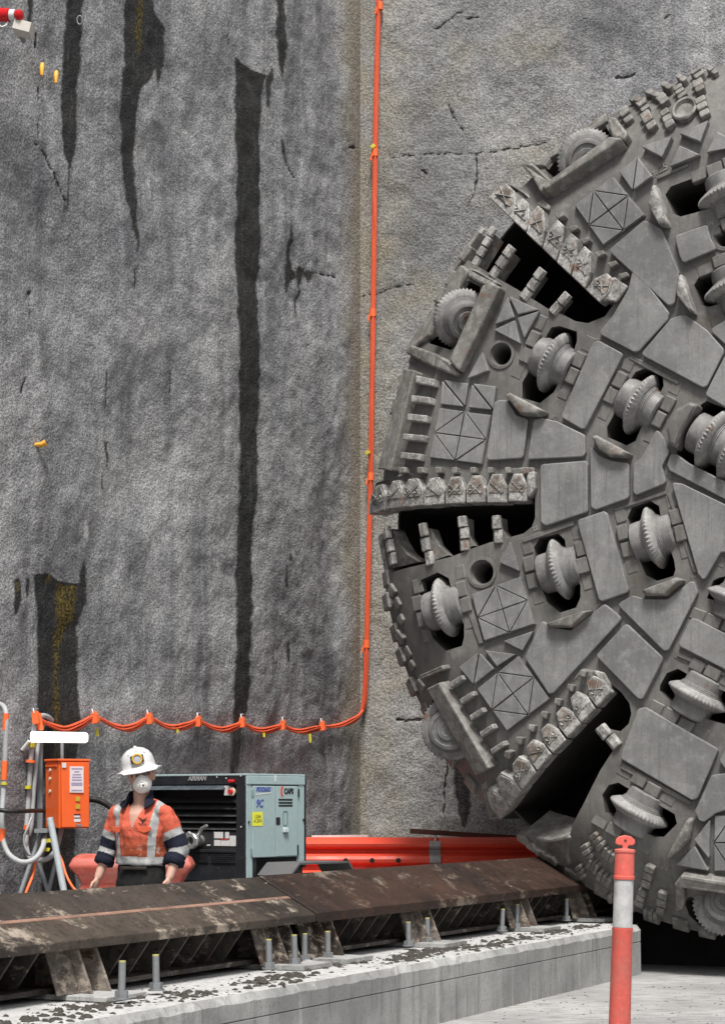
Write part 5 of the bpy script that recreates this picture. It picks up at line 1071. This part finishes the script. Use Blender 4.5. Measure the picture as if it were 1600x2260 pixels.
VP_ = [(799, 1572), (804, 1545), (807, 1500), (809, 1430), (812, 1300), (815, 1180), (818, 1050), (821, 850), (823.5, 690), (826, 500), (828, 340), (831, 170), (834, 60), (836, -40), (838, -160)]
VC = bundle('riser_cable', [P(x, y, END_Y - .07) for x, y in VP_], 3, .014, 'straight orange cable riser climbing the wall corner to the top', .0)
for i, o in enumerate(VC.children): o.location.x += (i - 1) * .014
h0 = None
for x, y, wh in HOOKS:
    p = zwall(x, y, .09)
    if h0 is None:
        h0 = thing('cable_hook', p, '', 'hook', 'hooks carrying the orange cables'); m = MB(); m.tube([(-.012, .10, .075), (-.008, -.02, .072), (0, -.035, .06), (0, -.035, .03)], .006, 8); obj('hook_bolt', m, plain('bright_zinc', (.6, .6, .6), .3, .2, (.3, .3, .3), 8, .4), h0, 60)
        m = MB(); m.prism([[(-.026 * k, -.035, z), (.026 * k, -.035, z), (.026 * k, .03, z), (-.026 * k, .03, z)] for z, k in ((.05, .55), (.02, .9), (-.035, 1.0), (-.05, .9))]); obj('hanger_tape', m, ORT, h0); r = h0
    else: r = copy_tree(h0); r.location = p
    r.rotation_euler = (0, random.uniform(-.25, .25), -.2); r['label'] = 'orange taped cable hook ' + wh
CT = [(214, 1610, 'yellow tag hanging below the highest cable hook', 16), (391, 1612, 'small yellow tag below the cable right of the helmet', 8), (582, 1620, 'narrow yellow tag below the cable right of the dark streak', 10), (684, 1622, 'long yellow tag strip hanging near the wall corner', 22)]
for x, y, lb, ln in CT:
    m = MB(); m.prism([[(-.012, k, 0), (.012, k, 0), (.016, k, -ln / 250), (-.006, k, -ln / 250)] for k in (0, .004)]); o = obj('cable_tag', m, YT); o.location = zwall(x, y - 2, .09); tag(o, lb, 'tag')
for x, y, lb in ((823, 322, 'little yellow tag on the orange riser high up'), (811, 999, 'little yellow tag on the orange riser at mid height')):
    m = MB(); m.box((0, 0, 0), (.05, .02, .04)); o = obj('cable_tag', m, YT); bev(o, .005); o.location = P(x, y, END_Y - .1); o.rotation_euler = (0, -.6, 0); tag(o, lb, 'tag')
for x, y, lb in ((827.5, 336, 'upper orange tape clamp on the cable riser'), (822.5, 690, 'second orange tape clamp down the cable riser'), (818, 1052, 'third orange tape clamp beside the cutterhead slot'), (808.5, 1422, 'lowest orange tape clamp on the cable riser'), (838, 12, 'topmost orange tape clamp at the frame edge')):
    m = MB(); m.tube([(0, 0, -.04), (0, 0, .04)], .036, 10); cl_ = thing('cable_clamp', P(x, y, END_Y - .07), lb, 'clamp', 'clamps along the orange riser'); obj('clamp_band', m, ORT, cl_, 40); m = MB(); m.tube([(-.03, -.02, -.02), (-.045, -.02, -.09)], .012, 6); obj('band_tail', m, ORT, cl_, 40)
# ---- small things on the wall
for x, y, lb, rz in ((95, 157, 'small yellow peg high on the wall left of the dark streak', 0), (126, 174, 'small yellow peg just right of and below the other high peg', 0), (88, 985, 'yellow plastic peg lying sideways out of the wall at mid height', 1)):
    m = MB(); pr = [(0, .014), (.02, .03), (.06, .022), (.065, .0)]
    if rz: m.tube([(-.055, -.05, 0), (.02, -.05, .006), (.055, -.05, .02)], [.014, .021, .029], 8)
    else: m.tube([(0, -.06, -.05), (0, -.055, .02), (0, -.03, .05)], [.013, .021, .016], 8)
    o = obj('wall_peg', m, plain('amber_plastic', (.75, .38, .04), .4, .2), None, 60); o.location = zwall(x, y, .02); tag(o, lb, 'peg', 'yellow pegs in the wall')
m = MB(); n = 16; q = [Vector((.022 * cos(2 * pi * k / n), -.03, .036 * sin(2 * pi * k / n))) for k in range(n + 1)]; m.tube(q, .0055, 8, False); o = obj('wall_ring', m, GALV, None, 60); o.location = zwall(177, 46, .02); tag(o, 'small pale ring hanging on the wall by the left dark streak', 'ring')
SR = thing('siren_lamp', zwall(20, 32, .32), 'red and white warning lamp on a pale bracket at the top left', 'lamp'); cx_ = Vector((1, -.25, -.12)).normalized()
m = MB(); m.tube([cx_ * -.16, cx_ * -.15, cx_ * .0, cx_ * .012], [.04, .052, .05, .035], 18); obj('red_dome', m, plain('red_lens', (.5, .012, .016), .2, .1, (.3, .01, .01)), SR, 50)
m = MB(); m.tube([cx_ * .012, cx_ * .055], .043, 18); obj('white_collar', m, WLAB, SR, 50)
m = MB(); m.tube([cx_ * .055, cx_ * .07, cx_ * .10, cx_ * .112], [.03, .042, .04, .02], 18); obj('red_dome', m, SR.children[0].data.materials[0], SR, 50)
m = MB(); m.box((.10, .05, -.085), (.13, .16, .075), Matrix.Rotation(.25, 3, 'Y')); obj('bracket', m, plain('pale_bracket', (.55, .52, .47), .6, .3), SR); m = MB(); m.tube([Vector((-.08, -.02, -.04)), Vector((-.075, -.03, -.085)), Vector((-.05, -.03, -.10)), Vector((-.02, -.02, -.085)), Vector((-.01, 0, -.05))], .007, 6); obj('lamp_cable', m, WLAB, SR, 60); m = MB(); m.tube([Vector((.05, .02, -.06)), Vector((.05, .36, -.06))], .02, 8); obj('wall_arm', m, GALV, SR)
# ================================================================== WORKER
def remesh(mb, vox, it=2):
    me = mb.mesh('body'); o = bpy.data.objects.new('body', me); COL.objects.link(o); r = o.modifiers.new('r', 'REMESH'); r.mode = 'VOXEL'; r.voxel_size = vox
    s = o.modifiers.new('s', 'SMOOTH'); s.factor = .5; s.iterations = it
    me2 = bpy.data.meshes.new_from_object(o.evaluated_get(bpy.context.evaluated_depsgraph_get())); bpy.data.objects.remove(o); return me2
def ell(mb, c, r, M=None, n=20, k=12):
    rings = []; c = Vector(c)
    for i in range(k + 1):
        t = -pi / 2 + pi * (i + .02) / (k + .04); ring = []
        for j in range(n): a = 2 * pi * j / n; v = Vector((r[0] * cos(t) * cos(a), r[1] * cos(t) * sin(a), r[2] * sin(t))); ring.append((M @ v if M else v) + c)
        rings.append(ring)
    mb.prism(rings)
def cap(mb, a, b, ra, rb, n=14):
    a, b = Vector(a), Vector(b); d = (b - a).normalized(); mb.tube([a - d * ra * .8, a - d * ra * .45, a, b, b + d * rb * .45, b + d * rb * .8], [ra * .5, ra * .88, ra, rb, rb * .88, rb * .5], n)
def loft(mb, rows, n=28):
    mb.prism([[(cx + rx * cos(2 * pi * j / n), cy + ry * sin(2 * pi * j / n) * (1 if sin(2 * pi * j / n) > 0 else 1), z) for j in range(n)] for z, cx, cy, rx, ry in rows])
SKIN = plain('skin', (.50, .30, .235), .55, .15, (.42, .22, .17), 14, 0, .0004, 120); NAVY = plain('navy_cloth', (.012, .014, .028), .85, .3, (.03, .03, .04), 12, 0, .002, 40, .2)
TAPE = plain('reflective_tape', (.33, .34, .34), .5, .85, (.13, .12, .10), 16, 0, .012, 24, .4)
m = NT('dusty_orange_shirt'); d1 = m.noise(7, 5, .7); hz = m.n('ShaderNodeSeparateXYZ'); m.l(m.n('ShaderNodeTexCoord').outputs['Object'], hz.inputs[0])
low = m.ramp(m.math('ADD', hz.outputs[2], m.math('MULTIPLY', d1, .36)), 1.26, 1.50, 1, 0); c = m.mix(m.math('MULTIPLY', low, .9), (.50, .10, .06), (.20, .042, .016)); c = m.mix(m.ramp(d1, .54, .72, 0, .4), c, (.16, .042, .02)); c = m.mix(m.math('MULTIPLY', m.ramp(hz.outputs[2], 1.10, 1.2, 1, 0), m.ramp(m.noise(26, 5, .75), .52, .64, 0, .7)), c, (.45, .36, .31)); c = m.mix(m.ramp(m.noise(30, 4, .7), .64, .7, 0, .5), c, (.5, .36, .28))
SHIRT = m.done(c, .85, m.bump(m.math('ADD', m.noise(7, 3, .55, m.pos((1, 1, .55)), .8), m.math('MULTIPLY', m.noise(90, 2), .06)), .05, .8), 0, .2)
TROU = plain('black_work_cloth', (.012, .012, .013), .9, .5, (.06, .055, .05), 9, 0, .004, 16, .15)
pc = P(312, 1775, 14.06)
PER = thing('person', (pc.x, pc.y, 0), 'worker in orange hi-vis shirt, white helmet and dust mask standing behind the rusty beam', 'person', None, radians(-20))
SHD = {1: Vector((.168, .0, 1.372)), -1: Vector((-.168, .0, 1.372))}
ELB = {1: Vector((.272, .03, 1.13)), -1: Vector((-.262, .03, 1.13))}
WRI = {1: Vector((.243, -.06, .94)), -1: Vector((-.305, -.05, .935))}
# one continuous body
mb = MB()
loft(mb, [(.90, 0, 0, .150, .10), (1.0, 0, 0, .145, .098), (1.12, 0, 0, .145, .10), (1.28, 0, 0, .172, .112), (1.37, 0, .004, .168, .098), (1.415, 0, .008, .12, .075), (1.44, 0, .01, .07, .06)])
cap(mb, (0, .012, 1.40), (0, -.002, 1.57), .062, .056)
ell(mb, (0, -.006, 1.645), (.082, .100, .118)); ell(mb, (0, -.042, 1.585), (.056, .058, .062)); ell(mb, (0, -.10, 1.63), (.013, .022, .026)); 
for s in (-1, 1):
    ell(mb, (s * .088, .01, 1.635), (.013, .022, .036)); ell(mb, SHD[s], (.056, .062, .056)); cap(mb, SHD[s], ELB[s], .052, .043); cap(mb, ELB[s], WRI[s], .043, .029)
    h = (WRI[s] - ELB[s]).normalized(); fw = Vector((0, -1, .15)).normalized(); sd_ = h.cross(fw).normalized(); fw = sd_.cross(h)
    pm = WRI[s] + h * .055; ell(mb, pm, (.020, .040, .052), basis(sd_, fw, h).to_3x3())
    for k, (o_, ln) in enumerate(((-.030, .058), (-.011, .072), (.010, .076), (.030, .068))):
        b0 = pm + h * .04 + fw * -o_; curl = sd_ * (-s) * .0
        inw = Vector((-s, 0, 0)); k1 = b0 + h * ln * .5 + inw * .004; k2 = k1 + (h * .8 + inw * .5).normalized() * ln * .34; k3 = k2 + (h * .5 + inw * .85).normalized() * ln * .28
        mb.tube([b0 - h * .02, b0, k1, k2, k3], [.0085, .0095, .0088, .008, .006], 8)
    t0 = pm - h * .015 + fw * .034; mb.tube([t0 - fw * .01, t0 + fw * .012 + h * .02, t0 + fw * .016 + h * .05, t0 + fw * .008 + h * .072], [.012, .0115, .010, .007], 8)
    cap(mb, (s * .085, 0, .90), (s * .105, .0, .50), .078, .055); cap(mb, (s * .105, 0, .5), (s * .115, .02, .09), .052, .035); ell(mb, (s * .12, -.05, .045), (.04, .11, .035))
bd = remesh(mb, .0065, 2); body = obj('body', bd, SKIN, PER, 180, False)
# shirt: torso, rolled sleeves; open neck
mb = MB()
loft(mb, [(1.018, 0, 0, .183, .128), (1.03, 0, 0, .190, .134), (1.08, 0, 0, .190, .136), (1.16, 0, -.004, .190, .14), (1.28, 0, -.002, .196, .138), (1.36, 0, 0, .194, .118), (1.41, 0, .006, .160, .095), (1.445, 0, .01, .108, .085), (1.465, 0, .01, .088, .075), (1.492, 0, .008, .078, .07)])
CUFF = {}
for s in (-1, 1):
    ell(mb, SHD[s] + Vector((-s * .004, 0, .002)), (.070, .078, .066)); cap(mb, (s * .055, .012, 1.447), (s * .15, .004, 1.402), .042, .052); e2 = ELB[s] + (WRI[s] - ELB[s]) * .52
    cap(mb, SHD[s], ELB[s], .074, .068, 20); mb.tube([ELB[s] - (ELB[s] - SHD[s]).normalized() * .03, ELB[s], ELB[s] + (e2 - ELB[s]) * .5, e2], [.06, .067, .065, .062], 20); CUFF[s] = e2
sh = remesh(mb, .0055, 4)
bm = bmesh.new(); bm.from_mesh(sh); kill = []
from mathutils import noise as mnoise
for v in bm.verts:
    p = v.co; w_ = mnoise.noise(Vector((p.x * 9, p.y * 9, p.z * 5))) * .013 + mnoise.noise(Vector((p.x * 22 + 5, p.y * 22, p.z * 14))) * .006 + mnoise.noise(Vector((p.x * 6, 3, p.z * 26))) * .0045
    v.co += v.normal * w_
def armpos(p, s):
    a, b, c = SHD[s], ELB[s], CUFF[s]; best = (9, 0)
    for q, r_, off in ((a, b, 0), (b, c, (b - a).length)):
        d = r_ - q; t = max(0, min(1, (p - q).dot(d) / d.length_squared)); dist = (p - q - d * t).length
        if dist < best[0]: best = (dist, off + t * d.length)
    return best
sh_m = []
for f in bm.faces:
    p = f.calc_center_median(); k = 0; s = 1 if p.x > 0 else -1; dist, al = armpos(p, s)
    onarm = al > .05 and dist < .082 and abs(p.x) > .165 + .0 * p.z and (abs(p.x) > .19 or al > .16)
    if onarm and (p - SHD[s]).length > .085:
        k = 0 if al < .128 else 2 if al < .178 else 1 if al < .262 else 2 if al < .312 else 1
    else:
        if p.z < 1.078: k = 2
        elif abs(abs(p.x) - (.118 + .10 * max(0, p.z - 1.08))) < .0235 and p.z > 1.07: k = 2
        if p.z > 1.44 and hypot(p.x, p.y) < .098: k = 1
    vee = p.y < .0 and p.z > 1.265 and abs(p.x + .0) < .060 * (p.z - 1.265) / .17
    if vee or p.z > 1.480 and hypot(p.x, p.y) < .075: kill.append(f)
    f.material_index = k
bmesh.ops.delete(bm, geom=kill, context='FACES'); bm.to_mesh(sh); bm.free()
shirt = obj('hi_vis_shirt', sh, [SHIRT, NAVY, TAPE], PER, 180, False)
bpy.context.view_layer.update()
for s in (-1, 1):                                        # collar flaps, rolled cuffs, pocket flaps
    m = MB(); cpts = [(s * .02, .085, 1.505), (s * .068, .04, 1.522), (s * .076, -.02, 1.512), (s * .064, -.078, 1.470), (s * .080, -.122, 1.400), (s * .116, -.092, 1.425), (s * .118, -.03, 1.452), (s * .105, .04, 1.462), (s * .03, .1, 1.455)]
    m.prism([[Vector(q) for q in cpts], [Vector(q) * 1.0 + Vector((s * .006, -.004, .012)) for q in cpts]]); obj('collar', m, NAVY, PER, 60)
    d = (CUFF[s] - ELB[s]).normalized(); m = MB(); m.tube([CUFF[s] - d * .035, CUFF[s] - d * .03, CUFF[s] + d * .005, CUFF[s] + d * .012], [.062, .071, .069, .055], 20); obj('rolled_cuff', m, NAVY, PER, 60)
def onshirt(x, z, d=.004):
    ok, loc, nr, i = shirt.ray_cast(Vector((x, -1, z)), Vector((0, 1, 0)))
    if not ok: loc, nr = Vector((x, -.13, z)), Vector((0, -1, 0))
    nr = (nr * .3 + Vector((0, -1, 0)) * .7).normalized(); ux = Vector((1, 0, 0)); ux = (ux - nr * ux.dot(nr)).normalized(); return basis(ux, nr.cross(ux), nr, loc + nr * d)
FLAP = plain('orange_pocket_cloth', (.58, .105, .05), .85, .3, (.3, .07, .03), 12, 0, .002, 40, .2)
for x in (-.115, .085):
    m = MB(); q = [(-.052, .016), (.052, .016), (.052, -.01), (0, -.028), (-.052, -.01)]; m.prism([[(a, b, -.004) for a, b in q], [(a, b, .005) for a, b in q]]); o = obj('pocket_flap', m, FLAP, PER); o.matrix_local = onshirt(x, 1.268, .005); bev(o, .003)
EMB = plain('black_embroidery', (.03, .012, .012), .8, .1)
M0 = onshirt(.072, 1.335, .008); m = MB(); q = [(0, -.006), (.012, .002), (.034, .014), (.026, .002), (.008, -.012), (.003, -.028), (0, -.034), (-.003, -.028), (-.008, -.012), (-.026, .002), (-.034, .014), (-.012, .002)]
m.prism([[(a, b, 0) for a, b in q], [(a, b, .002) for a, b in q]]); o = obj('chest_emblem', m, EMB, PER); o.matrix_local = M0
lettering('chest_lettering', 'TIRTLIA', .020, EMB, PER, onshirt(.07, 1.300, .008), 0, .95)
# trousers and boots
mb = MB(); loft(mb, [(.86, 0, 0, .178, .12), (.95, 0, 0, .176, .12), (1.045, 0, 0, .170, .115)])
for s in (-1, 1): cap(mb, (s * .09, 0, .90), (s * .112, -.005, .50), .098, .078, 18); cap(mb, (s * .112, -.005, .52), (s * .12, .015, .12), .078, .07, 18)
tr = remesh(mb, .011, 2); bm = bmesh.new(); bm.from_mesh(tr)
for v in bm.verts: p = v.co; v.co += v.normal * (mnoise.noise(Vector((p.x * 8, p.y * 8, p.z * 11))) * .008)
bm.to_mesh(tr); bm.free(); obj('trousers', tr, TROU, PER, 180, False)
m = MB(); m.tube([(-.1, -.118, 1.0), (0, -.13, 1.0), (.1, -.118, 1.0)], .012, 6); obj('belt', m, plain('belt_leather', (.02, .016, .013), .5), PER, 60)
for s in (-1, 1):
    mb = MB(); ell(mb, (s * .122, -.05, .05), (.055, .14, .05)); cap(mb, (s * .12, .015, .06), (s * .12, .015, .2), .062, .06); obj('boot', remesh(mb, .012), plain('boot_leather', (.05, .035, .02), .7), PER, 180, False)
# head gear turns and tilts with the head
HP = Vector((0, 0, 1.60))
MHd = Matrix.Translation(HP) @ Matrix.Rotation(radians(27), 4, 'Z') @ Matrix.Rotation(radians(-11), 4, 'Y') @ Matrix.Translation(-HP)
WH = plain('scuffed_white_helmet', (.62, .62, .62), .35, .35, (.3, .29, .28), 9, 0, .0006, 60, .5, .95, (.06, .06, .06))
def hd(name, mb, mat, sm=60, par=PER): o = obj(name, mb, mat, par, sm); o.matrix_local = MHd if par is PER else Matrix.Identity(4); return o
m = MB(); rows = [(1.662, .150, .174), (1.666, .152, .176), (1.682, .126, .148), (1.694, .109, .133), (1.72, .110, .132), (1.76, .102, .122), (1.79, .085, .103), (1.81, .06, .075), (1.822, .028, .035)]
m.prism([[(rx * cos(2 * pi * j / 40), .004 + ry * sin(2 * pi * j / 40), z + (.008 * abs(cos(2 * pi * j / 40)) if rx > .14 else 0) + (.006 if rx < .12 and abs(cos(2 * pi * j / 40)) < .2 else 0) - (.012 if rx > .14 and sin(2 * pi * j / 40) < -.7 else 0)) for j in range(40)] for z, rx, ry in rows]); hel = hd('helmet', m, WH); hel.matrix_local = MHd @ Matrix.Translation(Vector((0, 0, 1.668))) @ Matrix.Scale(1.06, 4) @ Matrix.Translation(Vector((0, 0, -1.668)))
m = MB(); m.tube([(-.0, .13, 1.70), (0, .10, 1.785), (0, .04, 1.822), (0, -.04, 1.822), (0, -.10, 1.785)], .013, 8); obj('crown_ridge', m, WH, hel, 60)
for s in (-1, 1): m = MB(); m.tube([(s * .05, .11, 1.72), (s * .05, .06, 1.793), (s * .045, -.02, 1.808), (s * .05, -.09, 1.775)], .009, 8); obj('crown_ridge', m, WH, hel, 60)
BR = plain('brass_yellow', (.62, .36, .04), .35, .2); m = MB(); Lh = basis(Vector((0, -1, .1)).normalized(), Vector((1, 0, 0)), Vector((0, -.1, -1)).normalized())
m.lathe([(-.03, .02), (-.03, .034), (0, .036), (.006, .036), (.012, .032), (.012, .025), (.004, .024)], 24, Lh, (-.002, -.135, 1.745), None, False); hl = obj('headlamp', m, BR, hel, 40)
m = MB(); m.lathe([(-.02, .0), (.002, .024), (.005, .0235), (.006, .012), (.007, .0)], 24, Lh, (-.002, -.135, 1.745)); obj('lamp_lens', m, plain('lamp_glass', (.35, .38, .44), .12, .1, spec=.8), hl, 50)
m = MB(); m.box((-.002, -.122, 1.745), (.085, .03, .05)); bev(obj('lamp_bracket', m, plain('black_plastic', (.015, .015, .016), .5), hel), .006)
MSK = plain('dusty_white_mask', (.85, .84, .81), .8, .25, (.45, .42, .36), 20, 0, .001, 50, .2)
mb = MB(); rows = [(-.062, .050, .058), (-.075, .066, .068), (-.095, .066, .066), (-.118, .054, .053), (-.138, .036, .036), (-.148, .020, .02)]
n = 30; ring = []
for y, rx, rz in rows:
    ring.append([(rx * cos(2 * pi * j / n) * (1 - .28 * max(0, sin(2 * pi * j / n))), y + .02 * abs(cos(2 * pi * j / n)) * (1 if y > -.12 else .4), 1.578 + rz * sin(2 * pi * j / n) * (1.0 if sin(2 * pi * j / n) < 0 else 1.12)) for j in range(n)])
mb.prism(ring); msk = hd('dust_mask', mb, MSK)
m = MB(); m.tube([(0, -.128, 1.568), (0, -.146, 1.568)], .021, 18); obj('valve_surround', m, plain('grey_mask_rim', (.22, .21, .18), .8, .4), msk, 40)
m = MB(); m.box((0, -.152, 1.566), (.034, .016, .034)); bev(obj('mask_valve', m, plain('valve_plastic', (.68, .67, .62), .5, .2), msk), .006); m = MB(); m.box((.004, -.1615, 1.566), (.014, .003, .010)); obj('valve_slot', m, BLKP, msk)
for s in (-1, 1):
    m = MB(); m.tube([(s * .045, -.085, 1.585), (s * .07, -.04, 1.60), (s * .084, .02, 1.612)], .003, 6); obj('mask_strap', m, plain('strap_elastic', (.5, .42, .34), .8), msk, 60)
GLS = NT('smoke_lens'); GLS.b.inputs['Alpha'].default_value = 1.0; GLS = GLS.done((.13, .065, .05), .2, None, 0, .6)
m = MB(); P_ = [(-.072, -.045), (-.06, -.085), (-.03, -.108), (0, -.113), (.03, -.108), (.06, -.085), (.072, -.045)]
m.prism([[(x, y, 1.628 + (.010 if abs(x) < .01 else 0)) for x, y in P_] + [(x * .96, y + .004, 1.628 + (.010 if abs(x) < .01 else 0)) for x, y in reversed(P_)], [(x, y, 1.672) for x, y in P_] + [(x * .96, y + .004, 1.672) for x, y in reversed(P_)]]); gl = hd('safety_glasses', m, GLS, 60)
for s in (-1, 1): m = MB(); m.tube([(s * .074, -.045, 1.66), (s * .085, .02, 1.658)], .0035, 6); obj('glasses_arm', m, GLS, gl, 60)
m = MB(); ell(m, (0, .022, 1.672), (.082, .085, .06)); hd('hair', m, plain('brown_hair', (.09, .045, .025), .7, .2))
